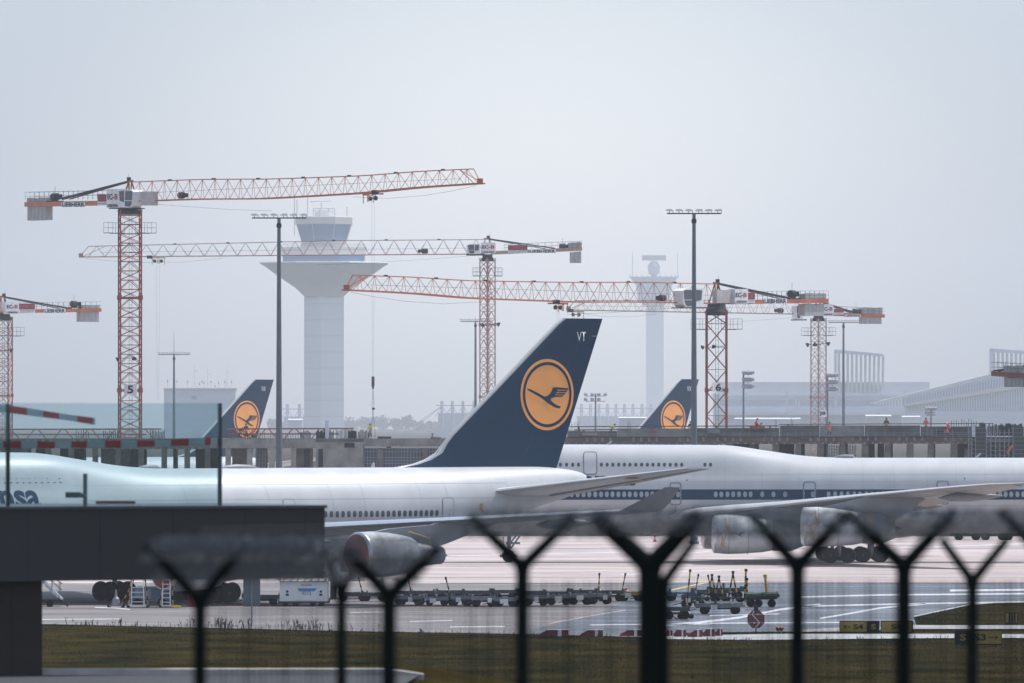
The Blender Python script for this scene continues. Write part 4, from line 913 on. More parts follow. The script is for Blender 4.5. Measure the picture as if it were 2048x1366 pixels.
    mb = MB(); mb.bar(chord(-.4, 0, topz), chord(-.4, 0, topz + 1.0), .025); mb.box(chord(-.1, .1, topz + .3), (.5, .5, .4)); mb.build('beacon', DMET, root, off)
    # counter-jib
    E = at(*end); te = tt(E); eslope = (E.z - O.z) / te; cj = lambda t, o=0., up=0.: Vector(((O + j * t + n * o).x, (O + j * t + n * o).y, O.z + eslope * t + up))
    mb = MB(); sg = -1
    a_, b_ = -.6, te
    for o in (-.62, .62):
        mb.prism([cj(a_, o, cz[0]), cj(b_, o, cz[0]), cj(b_, o, cz[1]), cj(a_, o, cz[1])], n * .1)
    mb.prism([cj(a_, -.6, -.02), cj(b_, -.6, -.02), cj(b_, -.6, .04), cj(a_, -.6, .04)], n * 1.2)
    cjo = mb.build('counter_jib', cjm, root, off)
    mb = MB(); r0, r1 = (a_ - 2.2, b_)
    for o in (-.7, .7):
        for up in (.9, 1.45): mb.bar(cj(r0, o, up), cj(r1, o, up), .022, 4)
        t = r0
        while t > r1: mb.bar(cj(t, o, .4), cj(t, o, 1.45), .022, 4); t -= 1.1
    mb.bar(cj(r1, -.7, 1.45), cj(r1, .7, 1.45), .022); mb.build('walkway_railing', DMET, cjo, off)
    mb = MB(); q = tie_u or end[0]
    pt = at(q, end[1], 0)
    for o in (-.4, .4): mb.bar(chord(-.2, o * .3, topz), cj(tt(pt), o, .45), .10, 6)
    mb.bar(chord(-.2, 0, topz - .1), cj(tt(pt) * .86, 0, .45), .08, 6)
    mb.build('tie_bar', DMET, root, off)
    for (u0, u1, v0, v1) in cw:
        p, r_ = at(u0, v0), at(u1, v1); k = max(2, int(abs(u1 - u0) / 7)); mb = MB()
        t0, t1 = tt(p), tt(r_); zt, zb_ = max(p.z, r_.z), min(p.z, r_.z); t0, t1 = min(t0, t1), max(t0, t1)
        for i in range(k):
            a = t0 + (t1 - t0) * i / k + .02; b = t0 + (t1 - t0) * (i + 1) / k - .02
            qa, qb = O + j * a, O + j * b; dz = .12 * ((i * 7) % 3) / 2
            mb.prism([Vector((qa.x, qa.y, zb_)) - n * .5, Vector((qb.x, qb.y, zb_)) - n * .5, Vector((qb.x, qb.y, zt - dz)) - n * .5, Vector((qa.x, qa.y, zt - dz)) - n * .5], n * 1.0)
        mb.build('counterweight', CWT, root, off)
    if winch:
        c = at(*winch); mb = MB(); mb.lathe([(-.5, .38), (-.45, .5), (.45, .5), (.5, .38)], c, ex, 14); mb.box(c + ex * .95 + Vector((0, 0, .0)), (.8, .6, .65)); mb.box(c - Vector((0, 0, .55)), (2.2, .8, .14)); mb.bar(c, c + Vector((0, 0, 1.4)), .03); mb.build('hoist_winch', DMET, cjo, off, smooth=40)
    def board(u0, u1, v0, v1, o, m, nm, par=root, th=.08):
        a, b, c, d = at(u0, v1, o), at(u1, v1, o), at(u1, v0, o), at(u0, v0, o); mb = MB(); mb.prism([a, b, c, d], -n * th); return mb.build(nm, m, par, off), (a, b, c, d)
    def words(s, u0, u1, v0, v1, o, m, par):
        a, b, d = at(u0, v1, o), at(u1, v1, o), at(u0, v0, o); mb = MB(); put_text(mb, s, a, b - a, Vector((0, 0, d.z - a.z))); return mb.build('lettering', m, par, off, fix=False)
    if panel:
        u0, u1, v0, v1 = panel; W_, H_ = u1 - u0, v1 - v0
        pb, _ = board(u0, u1, v0, v1, 1.5, WHP, 'white_cabinet', root, 1.0)
        words('EC-', u0 + .06 * W_, u0 + .62 * W_, v0 + .26 * H_, v0 + .56 * H_, 1.54, BLK, pb); words('B', u0 + .66 * W_, u0 + .93 * W_, v0 + .26 * H_, v0 + .56 * H_, 1.54, REDP, pb)
        words('LIEBHERR', u0 + .06 * W_, u0 + .94 * W_, v0 + .80 * H_, v0 + .94 * H_, 1.54, BLK, pb)
        mb = MB(); a, b = at(u0 + .48 * W_, v1, 1.52), at(u0 + .48 * W_, v0, 1.52); mb.bar(a, b, .015); mb.build('cabinet_seam', MMET, pb, off)
    if red:
        u0, u1, v0, v1 = red; vm_ = v0 + .66 * (v1 - v0)
        pb, _ = board(u0, u1, v0, v1, .9, WHP, 'banner'); d_, _ = board(u0, u1, v0 + .3, vm_, .93, DRED, 'dark_field', pb, .02)
        words('CHICK', u0 + .06 * (u1 - u0), u1 - .06 * (u1 - u0), v0 + .14 * (v1 - v0), vm_ - .1 * (v1 - v0), .95, REDP, pb)
        words('WWW.CHICK.DE', u0 + .06 * (u1 - u0), u1 - .06 * (u1 - u0), vm_ + .1 * (v1 - v0), v1 - .1 * (v1 - v0), .95, MMET, pb)
    if name_:
        u0, u1, v0, v1 = name_; pb, _ = board(u0, u1, v0, v1, .78, WHP, 'name_board', cjo, .03)
        words('LIEBHERR', u0 + 1.2, u1 - 1.2, v0 + .8, v1 - .8, .80, BLK, pb)
    if box_:
        u0, u1, v0, v1 = box_; board(u0, u1, v0, v1, 1.1, mat('switch_cabinet', (.46, .44, .44), .6), 'switch_cabinet', root, .7)
    if cab:
        u0, u1, v0, v1, side = cab     # side: +1 window front looks right, -1 left
        W_ = u1 - u0; H_ = v1 - v0; fr = lambda x: (u0 + W_ * x) if side > 0 else (u1 - W_ * x)
        prof = [(0, 0), (.78, 0), (.92, .04), (1.0, .12), (.97, .80), (.86, 1.0), (0, 1.0)]
        mb = MB(); o = 1.75
        a = [at(fr(x), v0 + H_ * y, o) for x, y in prof]; mb.prism(a, -n * 1.5); cb = mb.build('operator_cab', WHP, root, off, smooth=20)
        def win(pr, nm, m=GLS):
            mb = MB(); mb.prism([at(fr(x), v0 + H_ * y, o + .03) for x, y in pr], -n * .02); return mb.build(nm, m, cb, off)
        win([(.06, .10), (.40, .06), (.40, .70), (.10, .62)], 'side_window'); win([(.48, .08), (.90, .08), (.96, .14), (.92, .60), (.46, .58)], 'front_window'); win([(.45, .64), (.92, .64), (.88, .82), (.78, .96), (.45, .92)], 'lower_window')
        mb = MB(); p = at(fr(.5), v1 + 1, .8); mb.prism([at(fr(-.6), v1 + .6, 1.6), at(fr(1.0), v1 + .6, 1.6), at(fr(1.0), v1 + 2.8, 1.6), at(fr(-.6), v1 + 2.8, 1.6)], -n * 1.8); mb.build('cab_platform', DMET, root, off)
    if lamps:
        for (uu, vv, sd_) in lamps:
            mb = MB(); c = at(uu, vv, mast_w * .55); r_ = 5 * D / F; mb.lathe([(-.5 * r_, .35 * r_), (.5 * r_, 1.0 * r_), (.55 * r_, .9 * r_)], c, Vector((sd_ * .9, -.35, -.45)), 10); mb.bar(c, Vector((O.x, O.y, c.z)) + n * mast_w * .5, .05); mb.build('floodlight', DMET, root, off, smooth=30)
    if number:
        s_, uu, v0, v1 = number; hw_ = (v1 - v0) * .62; o = mast_w / 2 + .14
        pb, _ = board(uu - hw_, uu + hw_, v0, v1, o, WHP, 'number_plate', root, .04); words(s_, uu - hw_ * (.5 if len(s_) < 2 else .8), uu + hw_ * (.45 if len(s_) < 2 else .8), v0 + 2, v1 - 2, o + .03, BLK, pb)
    return root, at
crane('near left orange crane marked 5, its long jib reaching right over the control tower', 260, 1010, 403, (960, 367, 952), (58, 407), 2.65, 420, mrot=8, cz=(-.42, .16),
      cab=(236, 266, 379, 415, 1), panel=(213, 237, 378, 416), red=(195, 214, 388, 411), name_=(123, 170, 404, 414), cw=((61, 99, 411, 440), (60, 99, 396, 407)), winch=(110, 394), tie_u=120,
      lamps=((236, 718, -1), (268, 716, .2)), number=('5', 261, 769, 789), trolley=(746, 377), rope=753, drop=True, bow=[(0, 0), (.2, -.15), (.42, -.5), (.65, -.45), (.85, -.1), (1, 0)], box_=(281, 307, 383, 411), step=2.7)
crane('red crane marked 6, its jib reaching left above the big fin', 1433, 1010, 607, (693, 580, 946), (1648, 604), 2.5, 622, mrot=-4,
      cab=(1366, 1407, 577, 614, -1), panel=(1470, 1496, 578, 607), red=(1480, 1510, 585, 606), name_=(1528, 1574, 597, 607), cw=((1603, 1642, 607, 632), (1604, 1646, 586, 599)), winch=(1584, 588), tie_u=1585, kbrace=False,
      lamps=((1406, 694, -1), (1427, 692, .2)), number=('6', 1437, 765, 784), trolley=(1116, 599), rope=660, bow=[(0, 0), (.2, -.15), (.42, -.45), (.65, -.45), (.85, -.1), (1, 0)], cjm=ORA, box_=(1434, 1469, 580, 606), step=2.9)
ORF = mat('crane_orange_hazed', (.40, .25, .20), .6, 0, .18, .8)  # distant cranes: haze put into the colour by paling the orange
crane('hazy middle crane with the longest jib crossing in front of the control tower', 975, 1300, 508, (162, 514, 1292), (1163, 500), 1.75, 516, mrot=42, h=2.35, jm=ORF, cjm=ORF, mm=mat('crane_red_hazed', (.42, .25, .21), .6, 0, .18, .8),  # mast red likewise paled to stand in for haze
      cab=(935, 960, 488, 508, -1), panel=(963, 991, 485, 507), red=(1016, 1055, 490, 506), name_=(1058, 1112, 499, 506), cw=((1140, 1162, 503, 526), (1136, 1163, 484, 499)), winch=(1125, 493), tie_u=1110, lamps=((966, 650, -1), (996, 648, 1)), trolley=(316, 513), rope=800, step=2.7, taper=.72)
crane('hazy right crane signed J8 standing behind the crane marked 6', 1637, 1330, 629, (1137, 620, 1306), (1765, 634), 1.78, 636, mrot=43, h=2.1, jm=ORF, cjm=ORA, mm=mat('crane_red_hazed', (.42, .25, .21)),
      cab=(1593, 1606, 610, 638, -1), panel=(1643, 1667, 608, 632), red=(1668, 1688, 617, 629), name_=(1690, 1722, 629, 634), cw=((1721, 1760, 631, 648), (1720, 1762, 615, 630)), winch=(1712, 623), tie_u=1712, lamps=((1616, 689, -1), (1630, 688, 0), (1656, 687, 1)), number=('J8', 1645, 821, 834), trolley=(1152, 621), rope=660, step=2.5)
crane('crane cut by the left edge of the photo, its counterweight hanging right', 6, 1230, 625, (-760, 620, 1180), (197, 622), 2.3, 634, mrot=20, h=2.3, jm=ORA, cjm=ORA, panel=(12, 38, 603, 628), red=(38, 70, 607, 625), name_=(88, 131, 617, 626), cw=((157, 194, 621, 644), (160, 196, 610, 618)), winch=(148, 608), tie_u=140, lamps=((-12, 700, -1), (22, 700, 1)))
crane('crane cut by the right edge, only its dark counterweight showing', 2165, 900, 760, (2900, 757, 860), (1991, 750), 2.6, 775, h=2.5, jm=ORA, cjm=mat('crane_deep_red', (.25, .05, .04), .6), cw=((2014, 2052, 754, 774), (2014, 2052, 731, 747)))

# ---------------------------------------------------------------- lamp masts
LAMPW = mat('lamp_housing', (.66, .67, .68), .4, .2, .05, 2)
def lamp_mast(u, D, vtop, label, head=5.5, n=6, zb=0, r0=.34, r1=.17, spike=None, m=GALV, kind='row'):
    x = X(u, D); zt = Z(vtop, D); root = empty('lamp_mast', (x, D, zb), label, 'lamp mast', 'apron floodlight masts'); off = Vector((x, D, zb))
    mb = MB(); hgt = zt - zb
    mb.lathe([(hgt * q / 12, r0 + (r1 - r0) * q / 12) for q in range(13)], (x, D, zb), (0, 0, 1), 18); mb.lathe([(0, .5), (.25, .5), (.3, r0)], (x, D, zb), (0, 0, 1), 14); mb.build('pole', m, root, off, smooth=40)
    mb = MB(); mb.lathe([(hgt - 1.0, r1), (hgt - .9, r1 * 1.5), (hgt - .6, r1 * 1.5), (hgt - .5, r1)], (x, D, zb), (0, 0, 1), 14); mb.box((x, D, zt), (head * .98, .25, .12)); cb = mb.build('crossbar', DMET, root, off)
    for k in range(n):
        xx = x + head * ((k + .35) / (n - .3) - .5); mb = MB(); tl = -.5 if k < n / 2 else .5
        mb.bar((xx, D, zt), (xx - .1, D, zt + .3), .04); mb.bar((xx + .35, D, zt), (xx + .3, D, zt + .28), .03)
        br = mb.build('lamp_bracket', DMET, root, off)
        mb = MB(); q = [(-.42, .30), (-.1, .44), (.33, .42), (.40, .30), (.25, .22), (-.3, .24)]
        mb.prism([(xx + (a if tl > 0 else -a), D - .3, zt + b) for a, b in q], (0, .6, 0)); mb.build('floodlight', LAMPW, br, off)
    if spike:
        mb = MB(); mb.bar((x, D, zt), (x, D, Z(spike, D)), .05, 5, .02); mb.build('lightning_rod', DMET, root, off)
    return root
lamp_mast(558, 790, 436, 'tall near lamp pole just left of the control tower, the left one of two', 5.45, r0=.38, r1=.17)
lamp_mast(1388, 790, 427, 'tall near lamp pole just left of the crane marked 6, the right one of two', 5.45, r0=.38, r1=.17)
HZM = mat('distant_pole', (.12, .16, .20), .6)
lamp_mast(348, 1450, 709, 'hazy lamp pole with a lightning rod in front of the antenna building', 5.8, 8, GF, spike=665, m=HZM)
lamp_mast(951, 1450, 643, 'hazy lamp pole beside the mast of the middle crane', 5.6, 8, GF, m=HZM, spike=634)
lamp_mast(1687, 1450, 645, 'hazy lamp pole right of the crane signed J8', 5.6, 8, GF, m=HZM)
def ring_mast(u, D, vtop, label, w=3.4, side=0):
    x = X(u, D); zt = Z(vtop, D); root = empty('floodlight_mast', (x, D, GF), label, 'lamp mast', 'short floodlight masts behind the site'); off = Vector((x, D, GF))
    mb = MB(); mb.bar((x, D, GF), (x, D, zt), .24, 10, .15); mb.build('pole', HZM, root, off, smooth=40)
    mb = MB()
    for zz in ((0, -1.0) if not side else (-.2, -1.4, -2.6)): mb.box((x + side * .8, D, zt + zz - .5), (w, .2, .12))
    mb.bar((x + side * .8, D, zt), (x + side * .8, D, zt - 3.2), .06); cb = mb.build('lamp_frame', HZM, root, off)
    for zz in ((0, -1.0) if not side else (-.2, -1.4, -2.6)):
        for k in range(4 if zz == 0 or side else 3):
            mb = MB(); M = Matrix.Rotation(.5, 3, 'X') @ Matrix.Rotation(.35 * (1 if k > 1 else -1), 3, 'Z'); mb.box((x + side * .8 + w * (k / 3 - .5), D - .2, zt + zz - .15), (.62, .35, .5), M=M); mb.build('floodlight', mat('far_lamp', (.3, .33, .37), .4), cb, off)
ring_mast(1191, 1550, 787, 'short floodlight mast between the big fin and the VX fin', 3.8)
ring_mast(1487, 1400, 741, 'floodlight mast with stacked lamps right of the crane marked 6', 1.5, 1)
ring_mast(1655, 1400, 746, 'floodlight mast with stacked lamps touching the crane signed J8', 1.5, 1)
ring_mast(1862, 1550, 815, 'smallest floodlight mast behind the workers on the right', 1.8)
ring_mast(1030, 1560, 842, 'low vent pipe seen past the big fin', .6) if False else None

# ---------------------------------------------------------------- building site: long raised deck
DV = 970.0; sV = F / DV
o_ = Vector((0, DV, GF)); V = empty('concrete_viaduct', o_, 'long raw concrete deck on stubby piers, under construction across the whole view', 'viaduct')
def vx(u): return X(u, DV)
def vz(v): return Z(v, DV)
FRONT = DV
mb = MB(); mb.rng(vx(-300), vx(2350), FRONT + .35, FRONT + 15, vz(884), vz(877)); mb.build('deck', CONC2, V, o_)
for u0, u1, v0, v1, m in ((-300, 205, 878, 897, CONC2), (206, 418, 879, 898, CONC2), (419, 631, 878.5, 896.5, CONC), (727, 905, 878, 893, CONC), (906, 1128, 878, 893, CONC2), (1129, 1420, 874, 889, CONC2), (1421, 1690, 873, 888, CONC2), (1691, 1945, 872, 887.5, CONC2)):
    mb = MB(); mb.rng(vx(u0), vx(u1), FRONT, FRONT + .6, vz(v1), vz(v0)); b = mb.build('edge_beam', m, V, o_)
    mb = MB(); u = u0 + 8
    while u < u1 - 4:
        mb.bar((vx(u), FRONT - .22, vz(v1 - 1.5)), (vx(u), FRONT, vz(v1 - 1.5)), .12, 8)
        if int(u) % 3: mb.box((vx(u + 6), FRONT - .04, vz(v0 + 5)), (.28, .08, .5))
        u += 15.5
    mb.build('beam_anchor', MMET, b, o_)
mb = MB(); mb.rng(vx(631.3), vx(726.7), FRONT - .15, FRONT + 8, GF, vz(884)); wl = mb.build('core_wall', CONC, V, o_)
mb = MB()
for a, b in ((608, 620), (637, 646)): mb.rng(vx(a), vx(b), FRONT - .2, FRONT - .155, vz(935), vz(898))
mb.build('wall_slot', FORM, wl, o_)
mb = MB(); mb.rng(vx(689), vx(709), FRONT - .25, FRONT - .16, vz(895), vz(886)); mb.build('wall_opening', FORM, wl, o_)
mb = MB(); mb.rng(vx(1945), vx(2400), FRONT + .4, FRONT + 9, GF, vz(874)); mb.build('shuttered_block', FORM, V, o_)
piers = [-40, 5, 50, 96, 142, 190, 236, 282, 328, 374, 415, 456, 499, 543, 587, 676, 760, 850, 950, 1010, 1070, 1130, 1180, 1230, 1280, 1330, 1380, 1460, 1505, 1551, 1597, 1641, 1686, 1730, 1776, 1820, 1862, 1908, 1935]
for i, u in enumerate(piers):
    mb = MB(); w0, w1 = (5.2, 6.6)
    if 1440 < u < 1920:
        mb.prism([(vx(u - w0), FRONT + .12, vz(888)), (vx(u + w0 + (2 if i % 2 else 0)), FRONT + .12, vz(888)), (vx(u + w1), FRONT + .12, GF), (vx(u - w1 - 4), FRONT + .12, GF)], (0, 1.4, 0))
    else: mb.prism([(vx(u - w0), FRONT + .1, vz(897)), (vx(u + w0), FRONT + .1, vz(897)), (vx(u + w1 * .9), FRONT + .1, GF), (vx(u - w1 * .9), FRONT + .1, GF)], (0, 1.3, 0))
    mb.build('pier', CONC if 440 < u < 730 else CONC2, V, o_)
for i, u in enumerate(piers):
    if i % 2 == 0 and u < 1940:
        mb = MB(); mb.rng(vx(u + 10), vx(u + 19), FRONT + 12, FRONT + 13.2, GF, vz(884)); mb.build('rear_pier', CONC2, V, o_)
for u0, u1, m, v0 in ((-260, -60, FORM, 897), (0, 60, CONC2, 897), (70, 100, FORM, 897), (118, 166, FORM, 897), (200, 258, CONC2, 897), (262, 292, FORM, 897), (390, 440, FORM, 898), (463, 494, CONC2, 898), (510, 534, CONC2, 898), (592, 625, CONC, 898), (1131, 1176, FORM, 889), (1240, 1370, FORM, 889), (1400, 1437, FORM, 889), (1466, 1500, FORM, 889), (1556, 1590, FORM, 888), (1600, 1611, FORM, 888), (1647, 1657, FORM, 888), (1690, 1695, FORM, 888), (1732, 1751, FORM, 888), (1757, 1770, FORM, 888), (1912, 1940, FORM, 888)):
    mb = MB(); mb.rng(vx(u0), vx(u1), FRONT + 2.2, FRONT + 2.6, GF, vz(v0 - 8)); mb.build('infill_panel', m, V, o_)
# blue-grey grid panel
mb = MB(); mb.rng(vx(727.5), vx(1125), FRONT + .7, FRONT + .9, GF, vz(896)); gp = mb.build('grid_panel', mat('blue_grey_mesh_back', (.10, .125, .16), .6, 0, .25, .6), V, o_)
mb = MB(); u = 716
while u < 1125: mb.bar((vx(u), FRONT + .62, GF), (vx(u), FRONT + .62, vz(896)), .05); u += 6.2
for v in (897, 903, 915, 921, 927, 935): mb.bar((vx(716), FRONT + .6, vz(v)), (vx(1125), FRONT + .6, vz(v)), .05)
mb.build('grid_bar', mat('grid_bar_steel', (.25, .30, .36), .5, .3), gp, o_)
# parapet upstand on the right half
for u0, u1, v0, v1, m in ((1135, 1235, 862, 872, CONC2), (1235, 1392, 857, 870, CONC), (1393, 1560, 856, 869, CONC2), (1561, 1640, 851, 866, CONC2), (1641, 1730, 851, 867, CONC), (1731, 1842, 851, 868, CONC2), (1843, 1945, 853, 868, CONC2)):
    mb = MB(); mb.rng(vx(u0), vx(u1) - .03, FRONT + 1.6, FRONT + 2.0, vz(877), vz(v0)); mb.build('parapet_wall', m, V, o_)
mb = MB()
for u0, u1 in ((1135, 1945),):
    mb.rng(vx(u0), vx(u1), FRONT - .9, FRONT - .002, vz(874.8), vz(873.6))
mb.build('scaffold_walkway', DMET, V, o_)
mb = MB(); u = 1137
rr = random.Random(5)
while u < 1945:
    mb.bar((vx(u), FRONT - .85, vz(876)), (vx(u + rr.uniform(-.4, .4)), FRONT - .85, vz(rr.choice((866, 864, 858, 862)))), .035); u += rr.choice((9, 13, 16, 19))
for v in (866.5, 870.2): mb.bar((vx(1137), FRONT - .85, vz(v)), (vx(1945), FRONT - .85, vz(v - 1)), .03)
mb.build('walkway_railing', mat('scaffold_steel', (.24, .27, .30), .5, .4), V, o_)
BRN = mat('rusty_beam', (.20, .075, .06), .7, 0, .2, 1)
for a, b, c, d, lb in ((1140, 1560, 851.5, 2.0, 'long rusty red timber lying on the deck behind the VX fin'), (1560, 1990, 847, 1.6, 'long rusty brown beam on the parapet, right of the J8 crane'), (1150, 1290, 858, 2.2, 'sagging red beam below the long rusty timber')):
    mb = MB(); mb.prism([(vx(a), FRONT + 3, vz(c + 1)), (vx(b), FRONT + 3, vz(c - .8)), (vx(b), FRONT + 3, vz(c + d - .8)), (vx(a), FRONT + 3, vz(c + d + 1))], (0, .3, 0)); mb.rng(vx(a) + 1, vx(a) + 1.2, FRONT + 3, FRONT + 3.3, vz(877), vz(c + d - .5)); mb.rng(vx(b) - 1.2, vx(b) - 1, FRONT + 3, FRONT + 3.3, vz(877), vz(c + d - 1.5))
    single(mb, 'steel_beam', BRN, (vx((a + b) / 2), FRONT + 3, vz(877)), lb, 'beam')
# orange lattice girder on the left half
PNK = mat('girder_red', (.48, .17, .12), .6, 0, .15, 1)
def girder(u0, u1, v0, v1, label):
    mb = MB(); o2 = (vx((u0 + u1) / 2), FRONT + 4, vz(877))
    mb.bar((vx(u0), FRONT + 4, vz(v0)), (vx(u1), FRONT + 4, vz(v0 - .8)), .13); mb.bar((vx(u0), FRONT + 4, vz(v1)), (vx(u1 - 30), FRONT + 4, vz(v1)), .12); u = u0 + 8; k = 0
    while u < u1 - 45: mb.bar((vx(u), FRONT + 4, vz(877)), (vx(u + 15), FRONT + 4, vz(v0)), .09); mb.bar((vx(u + 22), FRONT + 4, vz(v0)), (vx(u + 38), FRONT + 4, vz(877)), .09); u += 54
    single(mb, 'lattice_girder', PNK, o2, label, 'girder')
girder(-120, 320, 859, 869, 'thin red lattice girder on the deck behind the glass wall')
girder(452, 706, 858, 868, 'thin red lattice girder on the deck in front of the VW fin')
def bars(us, v0, v1, label, y=2.5, r=.05, name='rebar_cage', jit=3, mesh=False):
    rr = random.Random(int(us[0])); mb = MB(); zb = vz(v1)
    for u in us: mb.bar((vx(u), FRONT + y + rr.uniform(-.3, .3), zb), (vx(u + rr.uniform(-.3, .3)), FRONT + y + rr.uniform(-.3, .3), vz(v0 + rr.uniform(-jit, jit))), r)
    if mesh:
        for q in range(3): v = v0 + (v1 - v0) * (.3 + .25 * q); mb.bar((vx(min(us)), FRONT + y, vz(v)), (vx(max(us)), FRONT + y, vz(v)), .03)
    single(mb, name, REBAR, (vx(sum(us) / len(us)), FRONT + y, zb), label, 'rebar', 'starter bars sticking up from the deck')
def rs(a, b, s): 
    o = []; u = a
    while u < b: o.append(u); u += s
    return o
for a, b, s, v0, r, lb in ((452, 530, 4.2, 862, .03, 'sparse thin bars in front of the VW fin'), (540, 596, 5, 866, .03, 'sparse thin bars left and right of the near left lamp pole'), (600, 622, 2.2, 862, .06, 'dense bars right of the near left lamp pole'), (632, 650, 1.8, 861, .08, 'thick dark bars at the foot of the control tower, left cluster'), (656, 668, 2.0, 862, .06, 'short dark bars below the control tower centre'), (672, 693, 2.6, 859, .05, 'tall uneven bars right of the control tower centre'), (696, 712, 1.7, 861, .09, 'blackest bar bundle right of the control tower'), (716, 736, 2.4, 862, .06, 'bar row just left of the yellow-vest worker'), (1140, 1160, 3, 845, .03, 'thin bars right beside the big fin edge'), (1256, 1262, 2.5, 843, .03, 'two thin bars between the yellow worker and the VX fin'), (1552, 1556, 2, 838, .03, 'pair of thin bars left of the crane signed J8'), (1584, 1588, 3, 838, .03, 'single thin bars nearest the J8 crane'), (1905, 1960, 5, 840, .035, 'scattered tall bars right of the orange pair'), (1962, 1975, 1.9, 847, .08, 'bar bundle on the first dark shutter'), (1978, 2000, 2.0, 850, .07, 'dense bars between the two dark shutters'), (2000, 2046, 1.7, 849, .08, 'densest bar row at the right edge'), (300, 330, 3, 862, .06, 'bars behind the glass wall right of crane 5'), (205, 235, 4, 862, .06, 'bars behind the glass wall left of crane 5'), (150, 180, 5, 862, .05, 'bars behind the glass wall above the red tape')):
    bars(rs(a, b, s), v0, 877 if a < 1900 else 872, lb, r=r)
# dark shutters and scaffold at the right end
SHUT = mat('shutter_panel', (.035, .048, .06), .6, 0, .15, 1)
for u0, u1, lb in ((1950, 1971, 'dark ribbed formwork shutter, the left one at the right end of the deck'), (2024, 2047, 'dark ribbed formwork shutter at the right photo edge')):
    c = (vx((u0 + u1) / 2), FRONT - .3, GF); r_ = empty('formwork_shutter', c, lb, 'formwork', 'formwork shutters')
    mb = MB(); mb.rng(vx(u0), vx(u1), FRONT - .5, FRONT - .3, GF, vz(853)); mb.build('panel', SHUT, r_, c)
    mb = MB(); v = 856
    while v < 925: mb.rng(vx(u0) - .05, vx(u1) + .05, FRONT - .68, FRONT - .51, vz(v + 1.1), vz(v)); v += 8.5
    mb.build('waler', mat('waler_steel', (.15, .18, .21), .5, .3), r_, c)
def scaffold(u0, u1, v0, label, y=-1.2, sx=9, sz=9, vb=935):
    c = Vector((vx((u0 + u1) / 2), FRONT + y, GF)); mb = MB(); us = rs(u0, u1 + .1, sx)
    for u in us:
        for dy in (0, .8): mb.bar((vx(u), FRONT + y + dy, GF), (vx(u), FRONT + y + dy, vz(v0 - (u * 7 % 5))), .045)
    v = v0 + 3
    while v < vb:
        mb.bar((vx(u0), FRONT + y, vz(v)), (vx(u1), FRONT + y, vz(v)), .035); mb.bar((vx(u0), FRONT + y + .8, vz(v)), (vx(u1), FRONT + y + .8, vz(v)), .035)
        for a, b in list(zip(us, us[1:]))[::2]: mb.bar((vx(a), FRONT + y, vz(v)), (vx(b), FRONT + y, vz(v + sz)), .025)
        v += sz
    single(mb, 'scaffold', mat('scaffold_steel', (.24, .27, .30)), c, label, 'scaffold')
scaffold(1936, 1950, 850, 'narrow scaffold tower left of the dark shutters', sx=7)
scaffold(1972, 2022, 862, 'wide scaffold between the two dark shutters')
scaffold(512, 532, 899, 'scaffold tower under the left deck beside the VW fin', y=1.0, sx=6, sz=8)
scaffold(1655, 1680, 890, 'scaffold under the right deck left of the roof dome', y=2.0, sx=5, sz=6)
scaffold(1697, 1716, 890, 'scaffold under the right deck above the roof dome', y=2.0, sx=5, sz=6)
mb = MB(); pts = [Vector((vx(u), FRONT - 1.6, vz(v))) for u, v in ((2013, 907), (2015, 902), (2019, 896), (2024, 891))]; mb.path(pts, .16, 8); single(mb, 'orange_hose', mat('orange_hose', (.42, .15, .07), .6), (vx(2019), FRONT - 1.6, vz(907)), 'orange hose curving up beside the right shutter', 'hose')
mb = MB(); mb.bar((vx(2027.5), FRONT - 1.4, GF), (vx(2024), FRONT - 1.4, vz(855)), .12, 6); mb.bar((vx(2024), FRONT - 1.4, vz(855)), (vx(2021), FRONT - 1.4, vz(855)), .08, 6); single(mb, 'steel_prop', GALV, (vx(2027), FRONT - 1.4, GF), 'slanting pale steel prop left of the right shutter', 'prop')
# crates, boards, lamps lying on the deck
for u0, u1, v0, v1, lb, m in ((861, 881, 874.5, 878, 'flat pallet stack on the deck left of the big fin', MMET), (863, 866, 867, 876, 'small upright box on the pallet stack left of the big fin', MMET), (755, 782, 873, 877.5, 'low red formwork boards right of the yellow-vest worker', BRN), (1165, 1195, 866, 871, 'loose pale boards beside the big fin edge', mat('pale_wood', (.5, .42, .36), .7)), (1305, 1312, 861, 866, 'small dark red box on the parapet behind the retro jet', REDP), (650, 657, 841, 876, 'grey vent pipe standing on the deck before the control tower', HALLW), (1415, 1440, 858, 866, 'grey machine on the deck left of crane 6', MMET), (1870, 1888, 862, 868, 'dark generator beside the crouching worker', DMET), (1500, 1530, 853, 857, 'row of orange boards right of crane 6', ORA)):
    c = (vx((u0 + u1) / 2), FRONT + 1.0, vz(v1)); mb = MB(); mb.rng(vx(u0), vx(u1), FRONT + .8, FRONT + 1.4, vz(v1), vz(v0)); mb.rng(vx(u0) + .1, vx(u1) - .1, FRONT + .7, FRONT + 1.5, vz(v1 + .0), vz(v1 - .8)); mb.rng(vx(u0) - .05, vx(u1) + .05, FRONT + .75, FRONT + 1.45, vz(v0 + .9), vz(v0 - .1))
    single(mb, 'site_material', m, c, lb, 'site material')

